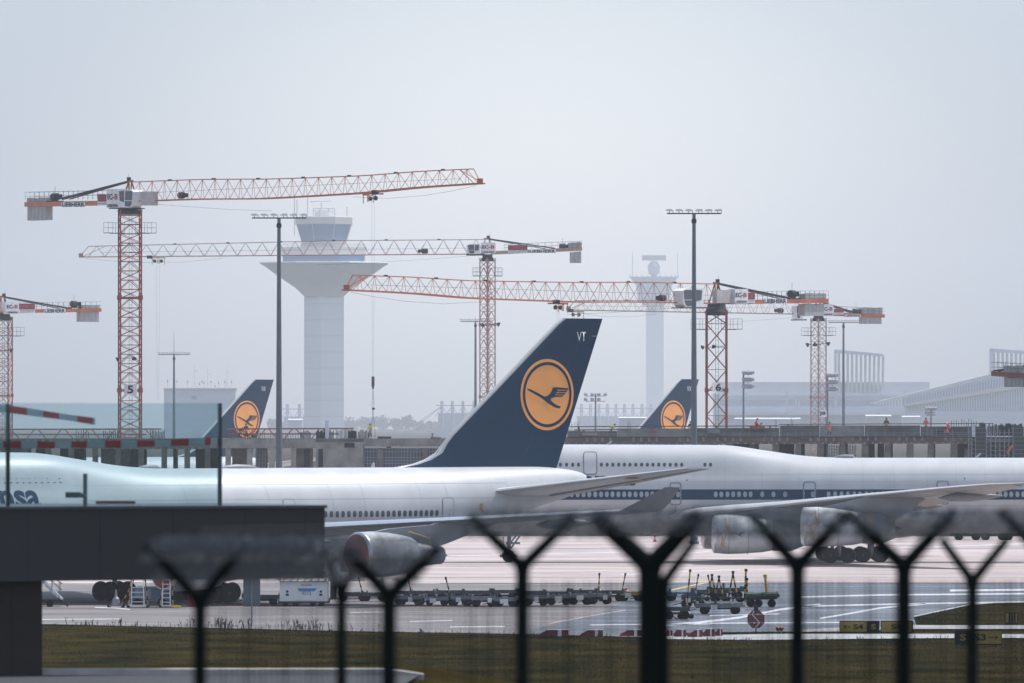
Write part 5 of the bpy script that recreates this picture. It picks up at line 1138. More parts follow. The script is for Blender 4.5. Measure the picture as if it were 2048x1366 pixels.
# ---------------------------------------------------------------- people
SKIN = mat('skin', (.42, .26, .19), .6, 0, .05, 5); TROU = mat('dark_trousers', (.03, .035, .05), .9, 0, .2, 4)
HVO = mat('orange_hi_vis', (.85, .10, .05), .7, 0, .12, 4); HVY = mat('yellow_hi_vis', (.60, .72, .07), .7, 0, .12, 4); DKJ = mat('dark_jacket', (.06, .055, .055), .9, 0, .2, 4)
def skin(name, pts, edges, m, parent):
    me = bpy.data.meshes.new(name); me.from_pydata([p[:3] for p in pts], edges, []); me.materials.append(m)
    o = bpy.data.objects.new(name, me); COL.objects.link(o); o.parent = parent
    o.modifiers.new('skin', 'SKIN')
    for i, p in enumerate(pts): me.skin_vertices[0].data[i].radius = (p[3], p[3]); me.skin_vertices[0].data[i].use_root = (i == 0)
    s = o.modifiers.new('sub', 'SUBSURF'); s.levels = 1; s.render_levels = 1; return o
POSE = {
 'stand': dict(pel=(0, 0, .95), ch=(0, -.02, 1.3), nk=(0, 0, 1.5), hd=(0, -.02, 1.66), lk=(-.12, -.02, .5), lf=(-.13, .02, .07), rk=(.13, 0, .5), rf=(.16, .02, .07), le=(-.30, 0, 1.15), lh=(-.28, -.15, .92), re=(.30, .02, 1.15), rh=(.26, -.18, .95)),
 'walk': dict(pel=(0, 0, .93), ch=(.04, 0, 1.28), nk=(.06, 0, 1.48), hd=(.09, 0, 1.64), lk=(.2, -.08, .52), lf=(.22, -.08, .07), rk=(-.1, .08, .5), rf=(-.3, .08, .1), le=(-.12, -.24, 1.14), lh=(.05, -.24, .98), re=(.15, .22, 1.15), rh=(.3, .2, 1.05)),
 'bend': dict(pel=(0, 0, .82), ch=(.22, 0, 1.12), nk=(.36, 0, 1.22), hd=(.47, 0, 1.26), lk=(.08, -.12, .45), lf=(-.05, -.12, .07), rk=(.08, .12, .45), rf=(-.1, .12, .07), le=(.36, -.22, .92), lh=(.5, -.15, .72), re=(.36, .22, .92), rh=(.5, .15, .72)),
 'crouch': dict(pel=(0, 0, .4), ch=(.16, 0, .74), nk=(.24, 0, .93), hd=(.3, 0, 1.07), lk=(.32, -.16, .5), lf=(.1, -.16, .07), rk=(.34, .16, .48), rf=(.12, .16, .07), le=(.3, -.24, .62), lh=(.48, -.14, .5), re=(.3, .24, .62), rh=(.48, .14, .48))}
def person(u, v, label, pose='stand', vest=HVO, helmet=None, y=.4, rz=0, D=None, z=None):
    D = D or FRONT + y; p = POSE[pose]; z = Z(v, D) if z is None else z; r = empty('person', (X(u, D), D, z), label, 'person', 'workers on the deck', rz)
    V3 = lambda q, rr: (*q, rr)
    nk = Vector(p['nk']); ch = Vector(p['ch']); sl = ch.lerp(nk, .72) + Vector((0, -.17, 0)) if pose != 'stand' else ch.lerp(nk, .72) + Vector((-.18, 0, 0)); sr = ch.lerp(nk, .72) + (Vector((0, .17, 0)) if pose != 'stand' else Vector((.18, 0, 0)))
    pts = [V3(p['pel'], .15), V3(p['ch'], .155), V3(nk, .06), V3(p['hd'], .105), V3(sl, .07), V3(p['le'], .05), V3(p['lh'], .04), V3(sr, .07), V3(p['re'], .05), V3(p['rh'], .04), V3(p['lk'], .075), V3(p['lf'], .06), V3(p['rk'], .075), V3(p['rf'], .06)]
    hd = Vector(p['hd']); pts.append((hd.x, hd.y, hd.z + .09, .08))
    f1 = Vector(p['lf']) + Vector((.12 if pose != 'stand' else 0, -.12 if pose == 'stand' else 0, -.02)); f2 = Vector(p['rf']) + Vector((.12 if pose != 'stand' else 0, -.12 if pose == 'stand' else 0, -.02)); pts += [V3(f1, .045), V3(f2, .045)]
    body = skin('body', pts, [(0, 1), (1, 2), (2, 3), (3, 14), (1, 4), (4, 5), (5, 6), (1, 7), (7, 8), (8, 9), (0, 10), (10, 11), (0, 12), (12, 13), (11, 15), (13, 16)], SKIN, r)
    skin('trousers', [V3(p['pel'], .17), V3(Vector(p['pel']).lerp(Vector(p['lk']), .3), .10), V3(p['lk'], .092), V3(Vector(p['lk']).lerp(Vector(p['lf']), .85), .08), V3(Vector(p['pel']).lerp(Vector(p['rk']), .3), .10), V3(p['rk'], .092), V3(Vector(p['rk']).lerp(Vector(p['rf']), .85), .08)], [(0, 1), (1, 2), (2, 3), (0, 4), (4, 5), (5, 6)], TROU, r)
    skin('jacket', [V3(Vector(p['pel']) + Vector((0, 0, .03)), .18), V3(p['ch'], .185), V3(ch.lerp(nk, .7), .12), V3(sl, .09), V3(p['le'], .07), V3(Vector(p['le']).lerp(Vector(p['lh']), .8), .055), V3(sr, .09), V3(p['re'], .07), V3(Vector(p['re']).lerp(Vector(p['rh']), .8), .055)], [(0, 1), (1, 2), (1, 3), (3, 4), (4, 5), (1, 6), (6, 7), (7, 8)], vest, r)
    mb = MB(); mb.lathe([(-.02, .17), (0, .155), (.06, .14), (.11, .09), (.135, .01)], hd + Vector((0, 0, .05)), (0, 0, 1), 14); mb.build('helmet' if helmet else 'hair', helmet or mat('dark_hair', (.03, .025, .02), .8), r, smooth=40)
person(740, 877.2, 'worker in a yellow hi-vis jacket left of the hanging hook, seen from behind', 'stand', HVY, None, 1.5)
person(1222, 868, 'worker in a yellow vest bending behind the parapet right of the big fin', 'bend', HVY, None, 2.4, z=vz(866) - .3)
person(1381, 868, 'dark-clothed worker beside the near right lamp pole', 'stand', DKJ, None, 2.5, z=vz(866) - .4)
person(1658, 867.5, 'worker in orange vest and dark trousers walking in front of the parapet', 'walk', HVO, None, -.5, z=vz(873.6))
person(1773, 868, 'worker in dark clothes bending behind the parapet', 'stand', DKJ, None, 2.5, z=vz(865.5))
person(1852, 868, 'worker in an orange vest standing between the dark-clothed worker and the orange pair', 'stand', HVO, None, 2.5, z=vz(866))
person(1891, 872, 'worker in orange crouching at the feet of a standing one', 'crouch', HVO, None, -.5, z=vz(873.6))
person(1900, 868, 'worker in orange with a pale red helmet standing over the crouching one', 'bend', HVO, mat('pink_helmet', (.8, .25, .22), .4), 1.1, z=vz(868), rz=3.1)
person(1510, 868, 'worker in orange bending behind the parapet right of crane 6', 'crouch', HVO, None, 2.5, z=vz(857) - .0)
person(1515, 868, 'worker in a tan jacket bending beside the orange one right of crane 6', 'bend', mat('tan_jacket', (.30, .19, .11), .9), None, 2.7, z=vz(866) - .2)
person(478, 877.2, 'worker in dark clothes and orange gloves bending before the VW fin, left one of three', 'bend', DKJ, HVO, 2.2)
person(492, 877.2, 'worker in dark clothes standing before the VW fin, middle one of three', 'stand', DKJ, None, 2.4)
person(501, 877.2, 'worker in orange standing before the VW fin, right one of three', 'crouch', HVO, None, 2.0)
# ---------------------------------------------------------------- apron equipment
DOL = mat('dolly_steel', (.20, .205, .22), .55, .3, .2, 2); DOLD = mat('dolly_dark', (.06, .065, .07), .6, .2, .2, 2); DOLG = mat('dolly_green', (.018, .05, .036), .6, 0, .2, 2); DOLB = mat('dolly_blue', (.02, .07, .15), .5, 0, .15, 2)
def stick(mb, p, q, r=.05, n=6):
    p, q = Vector(p), Vector(q)
    for i in range(n): mb.cur = i % 2; mb.bar(p.lerp(q, i / n), p.lerp(q, (i + 1) / n), r, 6)
    mb.cur = 1; mb.bar(q, q + (q - p).normalized() * .16, r * 1.5, 6)
def wheel(parent, c, r=.22, w=.14, ax=(0, 1, 0)):
    mb = MB(); mb.lathe([(-w / 2, r * .3), (-w / 2, r * .9), (0, r), (w / 2, r * .9), (w / 2, r * .3)], c, ax, 14); return mb.build('wheel', RUB, parent, smooth=40)
def dolly(u, vb, wpx, label, m=DOL, bar=None, h=.55, kind='luggage_dolly', grp='empty luggage dollies parked on the apron'):
    p = G(u, vb, 0); s = F / p.y; L = wpx / s; p.z = .025
    h += random.uniform(-.08, .1); r = empty(kind, p, label, 'dolly', grp, random.uniform(-.25, .25))
    mb = MB(); mb.rng(-L / 2, L / 2, -.75, .75, h - .03, h + .03)
    for y in (-.75, .75): mb.rng(-L / 2, L / 2, y - .04, y + .04, h - .12, h + .1)
    for k in range(5): x = -L / 2 + L * k / 4; mb.rng(x - .03, x + .03, -.72, .72, h + .04, h + .1)
    for x in (-L / 2 + .05, L / 2 - .05): mb.rng(x - .04, x + .04, -.7, .7, h, h + .22)
    mb.build('deck', m, r)
    mb = MB()
    for x in (-L * .32, L * .32): mb.rng(x - .06, x + .06, -.7, .7, .2, .28); mb.rng(x - .12, x + .12, -.2, .2, .25, h)
    mb.rng(-L * .3, L * .3, -.05, .05, .3, .42); mb.build('chassis', DOLD, r)
    if m is not DOLD:
        mb = MB(); q = random.uniform(-.5, .3); mb.rng(q, q + random.uniform(.25, .6), -.8, -.77, h - .28, h + .02); mb.build('side_plate', WHP, r)
        mb = MB(); q = random.uniform(-.9, .7); mb.rng(q, q + .12, -.5, -.3, h + .1, h + random.uniform(.25, .5)); mb.build('stop_lever', DOLD, r)
    for x in (-L * .32, L * .32):
        for y in (-.62, .62): wheel(r, (x, y, .26), .27, .18)
    if bar:
        dx, hh = bar; mb = MB(); stick(mb, (-L / 2 + .1, -.3, h - .1), (-L / 2 + .1 + dx, -.3, hh), .045); mb.build('raised_tow_bar', [CABLEM, BLK], r)
    else:
        mb = MB(); mb.bar((-L / 2, 0, .32), (-L / 2 - .7, 0, .15), .04); mb.build('tow_bar', DOLD, r)
    return r
ROW = ['left end', 'second from the left', 'third from the left', 'fourth from the left', 'fifth from the left', 'sixth from the left', 'seventh from the left', 'eighth from the left', 'ninth from the left', 'tenth from the left', 'eleventh from the left']
fr = [(820, 1211, 60, (.0, 0)), (874, 1212, 46, 0), (920, 1212, 44, (-.35, 1.75)), (968, 1214, 48, 0), (1012, 1214, 50, 0), (1072, 1212, 48, 0), (1118, 1211, 46, 0), (1160, 1210, 44, 0), (1200, 1209, 44, 0)]
for i, (u, vb, wp, br) in enumerate(fr): dolly(u, vb, wp, f'empty grey dolly, {ROW[i]} in the front row left of the stop sign', bar=br if br and br[1] else None)
bk = [(706, 1203, 60, (.1, 1.6)), (748, 1203, 50, (-.3, 1.5)), (796, 1204, 52, (-.5, 2.3)), (846, 1204, 50, (-.3, 1.9)), (900, 1202, 54, 0), (955, 1202, 56, 0), (1010, 1202, 56, 0), (1064, 1202, 52, 0), (1116, 1201, 56, 0), (1168, 1201, 60, 0), (1222, 1203, 54, (.05, 1.75))]
for i, (u, vb, wp, br) in enumerate(bk): dolly(u, vb, wp, f'dark dolly, {ROW[i]} in the back row behind the grey ones', DOLD, bar=br if br else None)
dolly(1262, 1203, 46, 'yellow framed dolly with a raised striped bar beside the cone', mat('dolly_yellow', (.36, .24, .02), .5), bar=(.25, 1.75))
dolly(1300, 1203, 40, 'dark dolly hidden behind the thick double fence post', DOLD)
dolly(1362, 1203, 60, 'blue flat dolly right of the thick double fence post', DOLB)
dolly(1420, 1200, 70, 'dark dolly behind the blue one carrying a green rail', DOLD, bar=(.2, 1.6))
dolly(1452, 1198, 70, 'green dolly in the back of the right group', DOLG, bar=(-.2, 1.5))
dolly(1386, 1216, 40, 'small green dolly in front of the blue one', DOLG)
dolly(1440, 1229, 96, 'long grey dolly with twin wheels nearest the grass', DOL)
dolly(1352, 1239, 50, 'dark dolly with a tall yellow and black bar, foremost of the right group', DOLD, bar=(.7, 0))
def towhead(u, vb, h, lean, label, w=.05, A=False):
    p = G(u, vb, 0); r = empty('tow_bar_stand', p, label, 'tow bar', 'upright striped tow bars'); mb = MB()
    if A: stick(mb, (-.35, 0, 0), (0, 0, h), w); stick(mb, (.35, 0, 0), (0, 0, h), w); mb.bar((-.2, 0, h * .45), (.2, 0, h * .45), .03)
    else: stick(mb, (0, 0, 0), (lean, 0, h), w, 7)
    mb.build('striped_bar', [CABLEM, BLK], r); mb = MB(); mb.box((0, 0, .25), (.9, .6, .1)); mb.rng(-.05, .05, -.05, .05, 0, .3); mb.build('foot', DOLD, r)
    for x in (-.35, .35): wheel(r, (x, 0, .17), .17, .1)
towhead(1371, 1238, 2.9, .28, 'tallest upright tow bar, striped yellow and black, beside the front dolly')
towhead(1424, 1203, 1.7, .08, 'A-shaped striped tow bar, leftmost on the right group', A=True)
towhead(1438, 1203, 1.6, .0, 'short A-shaped striped tow bar, second on the right group', A=True)
towhead(1466, 1203, 1.9, 0, 'wide orange A-shaped tow bar in the middle of the right group', .055, True)
towhead(1489, 1205, 2.1, .1, 'tall dark tow bar near the right end of the dollies', .07)
towhead(1494, 1205, 1.5, 0, 'shorter tow bar close behind the tall dark one', .06)
p = G(1523, 1215, 0); r = empty('aircraft_tow_bar', p, 'long thick dark green tow bar lying behind the stop sign', 'tow bar'); L = 62 * p.y / F
mb = MB(); mb.bar((-L / 2, 0, .72), (L / 2, 0, .78), .24, 12); mb.bar((-L / 2, -.1, .72), (-L / 2 + .5, -.1, .72), .3, 10); mb.bar((L / 2 - .5, 0, .55), (L / 2 + .1, 0, .9), .2, 8); mb.build('tube', DOLG, r)
mb = MB(); stick(mb, (.35, 0, .9), (.25, 0, 2.0), .09, 4); mb.build('lever', [CABLEM, CABLEM, BLK][:2], r)
for x in (-L / 2 + .3, -L / 2 + .8, L / 2 - .35): wheel(r, (x, -.2, .28), .28, .2)
def cone(u, vb, label, h=.6, z=.6):
    p = G(u, vb, 0); p.z = z; r = empty('traffic_cone', p, label, 'traffic cone', 'red and white cones'); mb = MB()
    for i in range(4): mb.cur = i % 2; mb.lathe([(h * i / 4, .19 - .16 * i / 4), (h * (i + 1) / 4, .19 - .16 * (i + 1) / 4)], (0, 0, 0), (0, 0, 1), 12)
    mb.build('cone_body', [mat('cone_red', (.55, .04, .03)), WHP], r); mb = MB(); mb.box((0, 0, .02), (.45, .45, .05)); mb.build('base', REDP, r)
cone(1198, 1203, 'larger cone standing on the back row of dollies'); cone(1253, 1203, 'smaller cone standing beside the yellow dolly', .4)
cone(1310, 1084, 'distant cone beside the hoarding under the retro jet', 1.0, 0); cone(1412, 1084, 'distant cone left of the first right engine', .8, 0)
# container loader truck
p = G(608, 1213, 0); s = F / p.y; r = empty('container_loader', p, 'white container loader reading 0212 parked below the dark bridge', 'loader')
LW = mat('loader_white', (.70, .71, .72), .4, 0, .06, 1.5); W_ = 96 / s
mb = MB(); mb.rng(-W_ / 2, W_ / 2, -.8, 1.6, .35, 1.62); mb.build('body', LW, r)
mb = MB(); mb.rng(-W_ / 2 + .95, W_ / 2 - .75, -.84, -.802, .42, 1.55); dd = mb.build('side_panel', mat('loader_panel', (.76, .77, .78), .4), r)
mb = MB(); put_text(mb, '0212', (-.12, -.85, .78), (.62, 0, 0), (0, 0, .24)); put_text(mb, 'GROUND', (-.2, -.85, 1.36), (.75, 0, 0), (0, 0, .11)); mb.build('fleet_number', MMET, dd, fix=False)
mb = MB(); mb.prism([(-.42, -.846, 1.22), (.85, -.846, 1.22), (.72, -.846, 1.02), (-.28, -.846, 1.02)], (0, -.01, 0)); mb.build('blue_logo_band', mat('loader_blue', (.05, .25, .55), .4), dd)
for x in (-W_ / 2 + .5, W_ / 2 - .45):
    mb = MB(); mb.rng(x - .22, x + .22, -.82, -.803, .55, 1.42); lk = mb.build('lamp_panel', LW, r); mb = MB(); mb.rng(x - .1, x + .1, -.85, -.822, .72, .86); mb.lathe([(0, .09), (.04, .07)], (x, -.82, 1.0), (0, -1, 0), 10); mb.build('rear_light', DMET, lk)
mb = MB(); mb.rng(-W_ / 2 - .1, W_ / 2 + .1, -.9, 1.7, .25, .36); mb.build('bumper', DMET, r)
for x in (-1.2, -.55, .6, 1.15):
    wheel(r, (x, -.5, .2), .2, .3)
mb = MB(); mb.rng(-W_ / 2 - .35, W_ / 2 - .1, -.6, 1.5, 2.15, 2.3)
for k in range(7): x = -W_ / 2 + .2 + k * .45; mb.rng(x, x + .2, -.55, 1.4, 1.9, 2.1); mb.bar((x, -.5, 1.62), (x + .4, -.5, 2.2), .05)
mb.bar((-W_ / 2 + .1, -.6, 1.62), (-W_ / 2 - .3, -.6, 2.15), .06); mb.bar((W_ / 2 - .2, -.6, .9), (W_ / 2 + .0, -.6, 3.6), .07); mb.bar((W_ / 2 + .15, -.6, .9), (W_ / 2 + .35, -.6, 3.6), .05); mb.build('lifting_platform', MMET, r)
mb = MB(); mb.rng(W_ / 2 + .15, W_ / 2 + .55, -.6, 1.4, .5, 1.9); mb.bar((W_ / 2 + .1, -.7, .4), (W_ / 2 + .6, -.7, 1.5), .06); mb.build('hydraulic_unit', DMET, r)
dolly(522, 1211, 76, 'dark pallet dolly half behind the grey sign plate', DOLD)
# far small building with window seen under the wing
p = G(690, 1163, 0); r = empty('service_cabin', p, 'cream service cabin with a dark window left of the engine with the red cover', 'cabin'); mb = MB(); mb.rng(-1.3, 1.5, 0, 2.5, 0, 2.9); mb.build('wall', mat('cream_panel', (.62, .56, .53), .6), r); mb = MB(); mb.rng(-.35, .6, -.05, -.002, .75, 1.45); mb.build('window', GLS, r); mb = MB(); mb.rng(-1.4, 1.6, -.1, 2.6, 2.9, 3.02); mb.build('roof', MMET, r)
# mobile steps far left, ladders, tug
p = G(104, 1214, 0); r = empty('passenger_steps', p, 'mobile steps standing beside the dark bridge column', 'steps'); mb = MB()
mb.prism([(-2.2, -.6, 3.0), (.55, -.6, .5), (.75, -.6, .5), (-2.0, -.6, 3.35)], (0, .08, 0)); mb.prism([(-2.2, .6, 3.0), (.55, .6, .5), (.75, .6, .5), (-2.0, .6, 3.35)], (0, .08, 0))
for k in range(10): mb.box((.5 - k * .27, 0, .6 + k * .25), (.28, 1.2, .04))
mb.build('stair_flight', WHP, r); mb = MB()
for y in (-.62, .62):
    for k in range(6): x = .5 - k * .5; mb.bar((x, y, .65 + k * .47), (x, y, 1.6 + k * .47), .022)
    mb.bar((.65, y, 1.5), (-2.0, y, 3.95), .028); mb.bar((.65, y, 1.1), (-2.0, y, 3.55), .022)
mb.build('handrail', GALV, r); mb = MB(); mb.rng(-2.4, .7, -.7, .7, .3, .5); mb.bar((.4, -.7, .6), (1.1, -.7, .05), .06); mb.build('chassis', DMET, r)
for x in (-.1, -1.8): wheel(r, (x, -.7, .22), .24, .2)
def ladder_(u, vb, h, label, w=.36, lean=.12):
    p = G(u, vb, 0); r = empty('step_ladder', p, label, 'step ladder', 'wheeled step ladders by the landing gear'); mb = MB()
    for x in (-w, w): mb.bar((x, -.3, .1), (x * .82 + lean, 0, h), .04); mb.bar((x * 1.5, .9, .1), (x * .8 + lean, .1, h), .035)
    n = int(h / .3)
    for k in range(1, n): q = k / n; mb.box((lean * q, -.3 + .3 * q, .1 + (h - .1) * q), (w * 1.8 * (1 - .18 * q), .14, .05))
    mb.rng(-w * 1.5, w * 1.5, -.35, .95, .12, .19); mb.build('ladder_frame', ALU, r)
    mb = MB(); stick(mb, (-w * 1.5, -.35, .2), (-w * .6 + lean, 0, h), .035, 9); stick(mb, (w * 1.5, .6, .2), (w + lean, .1, h), .035, 9); mb.build('striped_strut', [mat('strut_orange', (.6, .25, .08)), BLK], r)
    for x in (-w * 1.5, w * 1.5):
        for y in (-.35, .95): wheel(r, (x, y, .1), .1, .06)
ladder_(276, 1216, 2.9, 'A-shaped step ladder with striped struts right of the left wheels', .42, -.05); ladder_(333, 1216, 3.0, 'straight step ladder in front of the blue tug', .26, 0)
p = G(232, 1216, 0); r = empty('jack_trolley', p, 'small jack trolley in front of the left wheels', 'jack'); mb = MB(); mb.lathe([(.2, .28), (.6, .22), (.75, .1), (1.2, .05)], (0, 0, 0), (0, 0, 1), 12); mb.rng(-.45, .45, -.1, .1, .12, .2); mb.rng(-.1, .1, -.4, .4, .12, .2); mb.build('jack_body', MMET, r)
mb = MB(); stick(mb, (.35, 0, .2), (1.2, .1, 1.9), .04, 8); mb.build('striped_handle', [mat('strut_orange', (.6, .25, .08)), BLK], r)
for x in (-.45, .45): wheel(r, (x, 0, .13), .13, .1)
p = G(300, 1212, 0); r = empty('baggage_tug', p, 'grey-blue tug with a silver cab behind the step ladders', 'tug'); mb = MB(); mb.prism([(-1.2, -.7, .4), (1.3, -.7, .4), (1.3, -.7, 1.15), (.2, -.7, 1.2), (-.2, -.7, 1.25), (-1.2, -.7, 1.2)], (0, 1.4, 0)); mb.build('body', mat('tug_blue', (.06, .12, .19), .5), r)
mb = MB(); mb.rng(-.95, .1, -.72, -.701, .5, 1.15); mb.rng(-.8, .5, -.6, .6, 1.22, 1.3); mb.build('side_panel', mat('tug_grey', (.20, .24, .27), .5), r)
for x in (-.8, .8): wheel(r, (x, -.7, .26), .28, .2); wheel(r, (x, .7, .26), .28, .2)
for u, vb, lb in ((382, 1213, 'red and white chock box right of the straight step ladder'), (352, 1217, 'yellow chock lying at the foot of the straight ladder')):
    p = G(u, vb, 0); mb = MB(); h_ = .75 if 'red' in lb else .12; mb.rng(p.x - .25, p.x + .25, p.y - .2, p.y + .2, 0, h_); mb.rng(p.x - .3, p.x + .3, p.y - .25, p.y + .25, h_, h_ + .06); single(mb, 'chock_box', REDP if 'red' in lb else YELP, (p.x, p.y, 0), lb, 'chock')
# barriers
BR = mat('barrier_red', (.17, .016, .024), .6, 0, .12, 1.5)
for i, (u0, u1, vb, lb) in enumerate(((1079, 1137, 1272.5, 'low red and white barrier, leftmost of the row'), (1160, 1206, 1273, 'low red and white barrier, second from the left'), (1240, 1283, 1272.5, 'low red and white barrier left of the thick double post'), (1330, 1345, 1273, 'low barrier mostly hidden by the thick double post'), (1347, 1372, 1274.5, 'short red and white barrier right of the thick double post'), (1375, 1404, 1275, 'red barrier with a sloping end, middle of the close group'), (1406, 1429, 1274, 'red barrier second from the right end of the close group'), (1430, 1445, 1273, 'red barrier turned end-on at the right end'))):
    p = G((u0 + u1) / 2, vb, 0); s = F / p.y; L = (u1 - u0) / s; r = empty('road_barrier', p, lb, 'barrier', 'red and white barriers on the grass edge', .1 * (i % 3) - .1); h = .36 if i < 4 else .40 + .03 * i / 4
    sl = .45 if i < 3 or i == 5 else .18
    mb = MB(); mb.prism([(-L / 2, -.2, 0), (L / 2 * .28, -.2, 0), (L / 2 * .28, -.2, h), (-L / 2 + sl, -.2, h), (-L / 2, -.2, h * .35)], (0, .4, 0)); mb.build('red_block', BR, r)
    mb = MB(); mb.rng(L / 2 * .285, L / 2 * .55, -.2, .2, 0, h); mb.rng(-L / 2 + sl, L / 2, -.17, .17, h + .002, h + .03); mb.build('white_block', WHP, r)
    mb = MB(); mb.rng(L / 2 * .555, L / 2, -.2, .2, 0, h); mb.build('red_end_block', BR, r)
# signs
def board_sign(u0, u1, vt, vb, label, faces, name='taxiway_sign'):
    p = G((u0 + u1) / 2, vb, 0); s = F / p.y; r = empty(name, p, label, 'taxiway sign', 'yellow and black taxiway signs'); cx = (u0 + u1) / 2; h = (vb - vt) / s; t = lambda u: (u - cx) / s
    mb = MB(); mb.rng(t(u0), t(u1), -.12, .12, .06, h); mb.build('housing', BLK, r)
    for (a, b, m, tx, mt, w) in faces:
        mb = MB(); mb.rng(t(a) + .03, t(b) - .03, -.135, -.121, .13, h - .05); f_ = mb.build('sign_face', m, r); mb = MB(); ww = t(b) - t(a)
        if tx: put_text(mb, tx, (t(a) + ww * (.5 - w / 2), -.14, .13 + (h - .18) * .24), (ww * w, 0, 0), (0, 0, (h - .18) * .52)) if '<' not in tx and '>' not in tx else None
        if '<' in (tx or ''):
            y = .13 + (h - .18) * .5; x0 = t(a) + ww * .16; mb.bar((x0, -.142, y), (x0 + ww * .22, -.142, y), .028); mb.bar((x0, -.142, y), (x0 + .14, -.142, y + .12), .028); mb.bar((x0, -.142, y), (x0 + .14, -.142, y - .12), .028)
            put_text(mb, tx.replace('<', ''), (t(a) + ww * .50, -.14, .13 + (h - .18) * .24), (ww * .36, 0, 0), (0, 0, (h - .18) * .52))
        if '>' in (tx or ''):
            y = .13 + (h - .18) * .5; x0 = t(b) - ww * .14; mb.bar((x0, -.142, y), (x0 - ww * .30, -.142, y), .028); mb.bar((x0, -.142, y), (x0 - .14, -.142, y + .12), .028); mb.bar((x0, -.142, y), (x0 - .14, -.142, y - .12), .028)
            put_text(mb, tx.replace('>', ''), (t(a) + ww * .10, -.14, .13 + (h - .18) * .24), (ww * .38, 0, 0), (0, 0, (h - .18) * .52))
        mb.build('sign_lettering', mt, f_, fix=False)
    mb = MB()
    for x in (t(u0) + .2, t(u1) - .2): mb.bar((x, 0, 0), (x, 0, .2), .04)
    mb.build('leg', MMET, r)
SY = mat('sign_yellow', (.30, .21, .012), .5, 0, .08, 3)
board_sign(1679, 1759, 1241.5, 1268, 'yellow and black taxiway sign reading arrow S4 and S, left one', [(1679, 1734, SY, '<S4', BLK, .8), (1734, 1759, BLK, 'S', SY, .42)])
board_sign(1761.5, 1826, 1241.5, 1268, 'yellow taxiway sign reading S4 partly behind a fence post', [(1761.5, 1824, SY, 'S4', BLK, .36)])
board_sign(1909, 2004, 1260, 1292, 'nearest taxiway sign, black S then yellow S3 with right arrow', [(1909, 1942, BLK, 'S', SY, .36), (1942, 2004, SY, 'S3>', BLK, .8)])
board_sign(2010, 2036, 1224.5, 1249.5, 'narrow striped taxiway sign seen edge-on at the right photo edge', [(2010, 2018, SY, None, BLK, 0), (2020, 2023, SY, None, BLK, 0), (2025, 2028, SY, None, BLK, 0), (2030, 2035, SY, None, BLK, 0)])
# octagonal sign seen from behind
p = G(1512, 1269, 0); s = F / p.y; r = empty('octagonal_sign', p, 'dark red octagonal sign on a pole with thin white ribs', 'road sign'); cz = (1269 - 1238.5) / s; R_ = 18.5 / s
mb = MB(); mb.prism([(R_ * math.cos(R(22.5 + 45 * k)), 0, cz + R_ * 1.03 * math.sin(R(22.5 + 45 * k))) for k in range(8)], (0, .03, 0)); mb.build('plate', mat('sign_dark_red', (.13, .022, .03), .6), r)
mb = MB(); q = [(-.10, R_ * .93), (-.25, .28), (.18, -.22), (-.05 + .12, -.32), (-.05, -R_ * .93)]
mb.path([(-.10, -.02, cz + R_ * .9), (-.22, -.02, cz + .28), (.20, -.02, cz - .20), (-.03, -.02, cz - R_ * .9)], .022, 5)
for z_ in (.28, -.20):
    mb.bar((-R_ * .9, -.02, cz + z_), (R_ * .9, -.02, cz + z_), .011)
for sx, z_ in ((1, .28), (-1, -.20)): mb.prism([(sx * .02, -.03, cz + z_), (sx * .14, -.03, cz + z_ + .05), (sx * .14, -.03, cz + z_ - .05)], (0, .01, 0))
mb.build('rib', WHP, r); mb = MB(); mb.bar((0, .05, 0), (0, .05, cz + R_ * 1.25), .035, 8); mb.box((0, .05, cz + R_ + .12), (.26, .12, .35)); mb.build('pole', DMET, r)
# grey plate sign, orange edge lamp, stone
p = G(503.5, 1252, 0); s = F / p.y; r = empty('plate_sign', p, 'plain grey rectangular plate on a thin post at the grass edge', 'sign plate'); mb = MB(); mb.rng(-17 / s, 17 / s, -.06, .06, 39 / s, 97 / s); mb.build('plate', mat('plate_grey', (.11, .13, .155), .6), r); mb = MB(); mb.bar((0, -.08, 0), (0, -.08, 96 / s), .05, 6); mb.build('post', MMET, r)
p = G(1559, 1266, 0); r = empty('edge_light', p, 'small orange twin edge light right of the octagonal sign', 'edge light'); mb = MB()
for x in (-.1, .1): mb.lathe([(.12, .05), (.22, .13), (.32, .15), (.4, .06)], (x, 0, 0), (0, 0, 1), 10)
mb.build('lamp_head', mat('lamp_orange', (.42, .10, .03), .5), r); mb = MB()
for x in (-.1, .1): mb.bar((x, 0, 0), (x, 0, .14), .04)
mb.build('foot', WHP, r)
p = G(843, 1268, 0); mb = MB(); mb.lathe([(0, .22), (.1, .2), (.16, .1), (.2, .03)], p, (0, 0, 1), 9); mb.bar(p + Vector((.1, 0, .12)), p + Vector((-.1, 0, .3)), .05); single(mb, 'edge_lamp', DMET, p, 'small dark edge lamp on the grass border below the big engine', 'edge light')
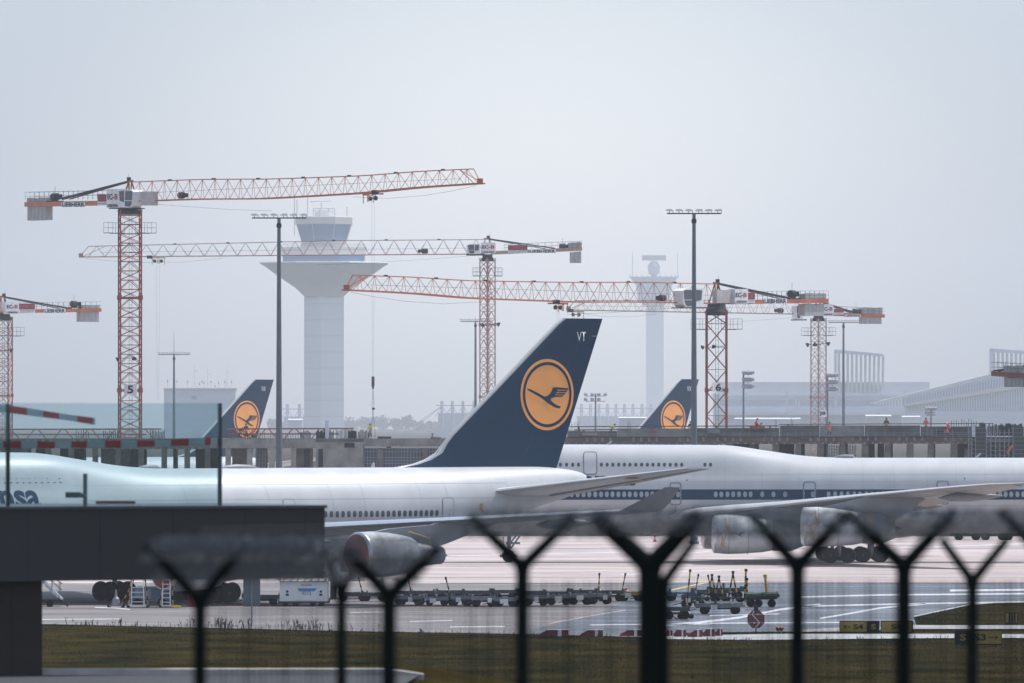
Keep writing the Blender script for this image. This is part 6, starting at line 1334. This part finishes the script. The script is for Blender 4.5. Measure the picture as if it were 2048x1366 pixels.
# hoarding and vehicles far under the jets
p = Vector((30, 842, 0)); r = empty('site_hoarding', p, 'low grey hoarding along the far side of the apron', 'hoarding'); mb = MB(); mb.rng(-70, 72, 842, 842.3, 0, 1.55); mb.build('hoarding_panel', mat('hoarding_grey', (.10, .12, .14), .7, 0, .3, .4, (1, 1, 1), c2=(.22, .24, .25)), r, p)
mb = MB(); mb.rng(-70, 72, 841.7, 842, 0, .25); mb.build('concrete_foot', CONC, r, p); mb = MB()
for k in range(46):
    mb = MB(); mb.rng(-10 + k * 1.75, -9.9 + k * 1.75, 841.85, 842, .25, 1.6); mb.build('hoarding_post', MMET, r, p)
def truck(u, label, m, L=5, h=2.4, D=815):
    p = Vector((X(u, D), D, 0)); r = empty('service_truck', p, label, 'truck', 'vehicles far behind the retro jet')
    mb = MB(); mb.rng(-L / 2 + 1.7, L / 2, -1, 1, .8, h); mb.build('cargo_box', m, r); mb = MB(); mb.prism([(-L / 2, -1, .6), (-L / 2 + 1.6, -1, .6), (-L / 2 + 1.6, -1, 2.0), (-L / 2 + .4, -1, 2.0), (-L / 2, -1, 1.3)], (0, 2, 0)); cb = mb.build('cab', m, r); mb = MB(); mb.prism([(-L / 2 + .2, -1.02, 1.25), (-L / 2 + 1.3, -1.02, 1.25), (-L / 2 + 1.3, -1.02, 1.8), (-L / 2 + .5, -1.02, 1.8)], (0, .015, 0)); mb.build('side_window', GLS, cb)
    mb = MB(); mb.rng(-L / 2, L / 2, -.9, .9, .45, .6); mb.build('chassis', DMET, r)
    for x in (-L / 2 + .9, L / 2 - 1): wheel(r, (x, -.9, .4), .42, .3); wheel(r, (x, .9, .4), .42, .3)
truck(1945, 'dark truck under the retro jet, left one near the right edge', DMET, 4.6, 2.2); truck(1985, 'dark tanker-like truck under the retro jet, middle one near the right edge', mat('truck_slate', (.08, .10, .13), .5), 5.2, 2.0); truck(2030, 'dark truck at the right photo edge under the retro jet', mat('truck_brown', (.12, .09, .085), .6), 4.4, 2.3); truck(1240, 'pale truck behind the hoarding under the middle of the view', LW, 4.5, 2.2, 860); truck(925, 'blue-grey truck behind the hoarding just right of the engine', mat('truck_slate', (.08, .10, .13), .5), 5, 2.2, 862)

# ---------------------------------------------------------------- dark bridge with glass wall in the near left
BRG = mat('bridge_cladding', (.058, .058, .056), .8, 0, .08, .5, (.3, .3, 1), spec=.12); BCOL = mat('column_cladding', (.042, .033, .030), .85, 0, .1, .7, spec=.1)
B0 = Vector((X(300, 180), 180, 6.4)); BR_ = empty('elevated_walkway', B0, 'dark clad walkway bridge with a glass wall on top at the left', 'bridge')
ang = math.atan2(4.2, X(650, 184) - X(-220, 179.5)); cB, sB = math.cos(ang), math.sin(ang)
pL = Vector((X(-220, 179), 179.0, 0)); LB = (X(650, 183.4) - pL.x) / cB
def bp(t, o, z): return Vector((pL.x + t * cB - o * sB, pL.y + t * sB + o * cB, z))
def bbox(t0, t1, o0, o1, z0, z1, mb):
    mb.prism([bp(t0, o0, z0), bp(t1, o0, z0), bp(t1, o0, z1), bp(t0, o0, z1)], bp(0, o1, 0) - bp(0, o0, 0))
zb0, zb1 = Z(1163, 180), Z(1019.5, 180)
def tb(u):      # distance along the front face seen at column u
    A = (u - 1024) / F; return (A * pL.y - pL.x) / (cB - A * sB)
mb = MB(); bbox(0, LB, 0, 5.5, zb0, zb1, mb); gd = mb.build('girder', BRG, BR_, B0)
mb = MB(); bbox(-.02, LB + .04, -.05, 5.56, zb1 + .002, zb1 + .07, mb); mb.build('coping', mat('coping_metal', (.07, .075, .08), .45, .3, .1, 1), BR_, B0)
mb = MB()
for u in (55, 200, 345, 490, 610): t = tb(u); bbox(t, t + .015, -.004, .01, zb0 + .02, zb1 - .02, mb)
mb.build('cladding_joint', DMET, gd, B0)
mb = MB(); bbox(tb(-160), tb(95), .35, 2.6, 6.3, zb0 - .002, mb); cl = mb.build('column', BCOL, BR_, B0); mb = MB(); bbox(tb(32), tb(36), .345, .36, 6.3, zb0 - .01, mb); mb.build('column_joint', mat('joint_black', (.008, .008, .009), .8), cl, B0)
def glassmat():
    m = bpy.data.materials.new('tinted_glass'); m.use_nodes = True; n = m.node_tree.nodes; l = m.node_tree.links; n.clear(); o = n.new('ShaderNodeOutputMaterial'); t = n.new('ShaderNodeBsdfTransparent'); g = n.new('ShaderNodeBsdfGlossy'); x = n.new('ShaderNodeMixShader')
    t.inputs[0].default_value = (.83, .915, .93, 1); g.inputs['Color'].default_value = (.75, .9, .95, 1); g.inputs['Roughness'].default_value = .02
    f = n.new('ShaderNodeFresnel'); f.inputs[0].default_value = 1.5; nz = n.new('ShaderNodeTexNoise'); nz.inputs['Scale'].default_value = .5; mm_ = n.new('ShaderNodeMath'); mm_.operation = 'MULTIPLY_ADD'; mm_.inputs[1].default_value = .10; mm_.inputs[2].default_value = .0
    ad = n.new('ShaderNodeMath'); l.new(nz.outputs['Fac'], mm_.inputs[0]); l.new(f.outputs[0], ad.inputs[0]); l.new(mm_.outputs[0], ad.inputs[1]); l.new(ad.outputs[0], x.inputs[0]); l.new(t.outputs[0], x.inputs[1]); l.new(g.outputs[0], x.inputs[2]); l.new(x.outputs[0], o.inputs[0]); return m
GLT = glassmat(); zg1 = Z(806, 180)
for a, b in ((-220, 22), (24, 440)):
    mb = MB(); bbox(tb(a), tb(b), .10, .115, zb1 + .075, zg1, mb); mb.build('glass_pane', GLT, BR_, B0)
mb = MB(); bbox(tb(440.2), tb(446), .06, .16, zb1 + .075, zg1, mb); bbox(tb(18.5), tb(25), .16, .24, zb1 + .075, zg1 - .02, mb); mb.build('glass_post', mat('glass_edge_dark', (.05, .075, .085), .4, .2), BR_, B0)
mb = MB(); t = tb(189); mb.bar(bp(t, .6, zb1), bp(t, .6, Z(948, 180)), .05, 6); mb.bar(bp(t, .6, Z(992, 180)), bp(tb(155), .6, Z(992, 180)), .06, 6); mb.box(bp(tb(165), .6, Z(991, 180)), (.35, .15, .13)); mb.build('camera_bracket', MMET, BR_, B0)
mb = MB(); mb.box(bp(tb(300), 2.2, zb1 + .13), (.9, .3, .07)); mb.build('red_ledge', mat('faded_red', (.30, .16, .13), .6), BR_, B0)
TR = mat('tape_red', (.62, .035, .04), .6, 0, .06, 2); TW = mat('tape_white', (.55, .57, .58), .6, 0, .06, 2)
def tape(pts, o, w, label, ph=0, per=33.5):
    mb = MB(); us = [pts[0][0] + 4 * i for i in range(int((pts[-1][0] - pts[0][0]) / 4) + 1)]
    for a, b in zip(us, us[1:]):
        mb.cur = 0 if (((a + b) / 2 - ph) / per) % 2 < 1 else 1
        va, vb_ = interp(pts, a), interp(pts, b); A, B = bp(tb(a), o, Z(va, 180)), bp(tb(b), o, Z(vb_, 180)); W = Vector((0, .01, w / 2 * (1 + .1 * math.sin(a / 30)))); e = Vector((0, .004, 0))
        mb.prism([A - W, B - W, B + W, A + W], e)
    c = bp(tb((pts[0][0] + pts[-1][0]) / 2), o, zb1); single(mb, 'barrier_tape', [TR, TW], c, label, 'barrier tape', 'barrier tapes strung along the glass wall')
tape([(-60, 889), (120, 890), (300, 888), (438, 883)], .45, .155, 'lower red and white barrier tape, running level behind the glass', 22)
tape([(-60, 806), (60, 822), (130, 832), (205, 843)], .45, .155, 'upper red and white barrier tape, sagging down to the right behind the glass', 33)

# ---------------------------------------------------------------- security fence in the foreground
FN = mat('fence_black_green', (.004, .008, .008), .85, 0, .1, 4, spec=.08); WR = mat('fence_wire', (.012, .018, .018), .7, 0, .1, 4, spec=.1); RZ = mat('razor_wire', (.20, .21, .225), .45, .7, .1, 4)
def fence(label, posts, topv, span, coil):
    x0, D0 = X(posts[0][0], posts[0][3]), posts[0][3]; base = Vector((x0, D0, gz(x0, D0))); r = empty('security_fence', base, label, 'fence', 'security fences in the foreground')
    for (u, vj, vt, D, al, ar, rp) in posts:
        x = X(u, D); zj = Z(vj, D); zt = Z(vt, D); s = F / D; zb = gz(x, D) - .3; mb = MB()
        mb.bar((x, D, zb), (x, D, zj), rp, 8); J = Vector((x, D, zj)); w = rp * .9
        if al: mb.bar(J, J + Vector((al / s, 0, (vj - vt) / s)), w, 8, w * .8)
        if ar: mb.bar(J, J + Vector((ar / s, 0, (vj - vt) / s)), w, 8, w * .8)
        mb.box(J, (rp * 2.2, rp * 2, .06)); mb.build('post', FN, r, base, smooth=40)
    (u0, u1, D) = span; mb = MB(); zt = Z(topv, D); x = X(u0, D); zb = 8.7
    while x < X(u1, D): mb.bar((x, D + .06, zb), (x, D + .06, zt), rg.choice((.0025, .003, .004, .006, .009)), 3, caps=False); x += .036
    z = zb
    while z < zt + .01: mb.bar((X(u0, D), D + .065, z), (X(u1, D), D + .065, z), .0032, 3, caps=False); mb.bar((X(u0, D), D + .052, z), (X(u1, D), D + .052, z), .0032, 3, caps=False); z += .2
    mb.build('mesh_panel', WR, r, base, fix=False)
    for (u0, u1, vc, D, rr_, turns) in coil:
        n = int(turns * 16); pts = []
        for i in range(n + 1):
            t = i / n; a = 2 * math.pi * turns * t; q = rr_ * (1 + rg.uniform(-.12, .12)); pts.append(Vector((X(u0 + (u1 - u0) * t, D) + .05 * math.sin(a * 1.0) + rg.uniform(-.03, .03), D + q * math.cos(a), Z(vc, D) + q * math.sin(a))))
        mb = MB()
        for p, q in zip(pts, pts[1:]): mb.bar(p, q, .0019, 3, caps=False)
        for i, p in enumerate(pts[::3]):
            if i % 2 == 0: mb.box(p, (.03, .004, .016))
        mb.build('razor_coil', RZ, r, base, fix=False)
fence('lower dark fence line with Y arms, from the leftmost post to the right edge', [(400, 1203, 1090, 50, -106, 88, .042), (778, 1193, 1095, 50, -88, 100, .048), (1328, 1165, 1080, 53, 0, 62, .04), (1945, 1163, 1078, 58, -62, 70, .042)], 1212, (400, 1046, 50.5), [(300, 870, 1098, 50, .075, 150), (320, 850, 1140, 50.1, .068, 140), (400, 900, 1060, 50.2, .05, 0.1)])
fence('upper dark fence line with Y arms and the thickest post', [(683, 1190, 1100, 57, 38, -38, .036), (1045, 1133, 1032, 53, -104, 104, .046), (1300, 1133, 1030, 53, -112, 98, .078), (1595, 1133, 1025, 53, -96, 100, .050), (1808, 1133, 1022, 53, -116, 102, .052), (2110, 1133, 1022, 53, -110, 102, .05)], 1161, (1045, 2130, 53.3), [(930, 2140, 1046, 53, .085, 330)])
# ---------------------------------------------------------------- air
hz = MB(); hz.rng(-6200, 6200, -260, 12400, -4, 275)
m = bpy.data.materials.new('haze_air'); m.use_nodes = True; n = m.node_tree.nodes; n.clear(); o = n.new('ShaderNodeOutputMaterial'); pv = n.new('ShaderNodeVolumePrincipled')
pv.inputs['Color'].default_value = (.90, .945, 1.0, 1); pv.inputs['Density'].default_value = HAZE; pv.inputs['Anisotropy'].default_value = .0
m.node_tree.links.new(pv.outputs[0], o.inputs['Volume']); tag(hz.build('haze', m), kind='stuff')
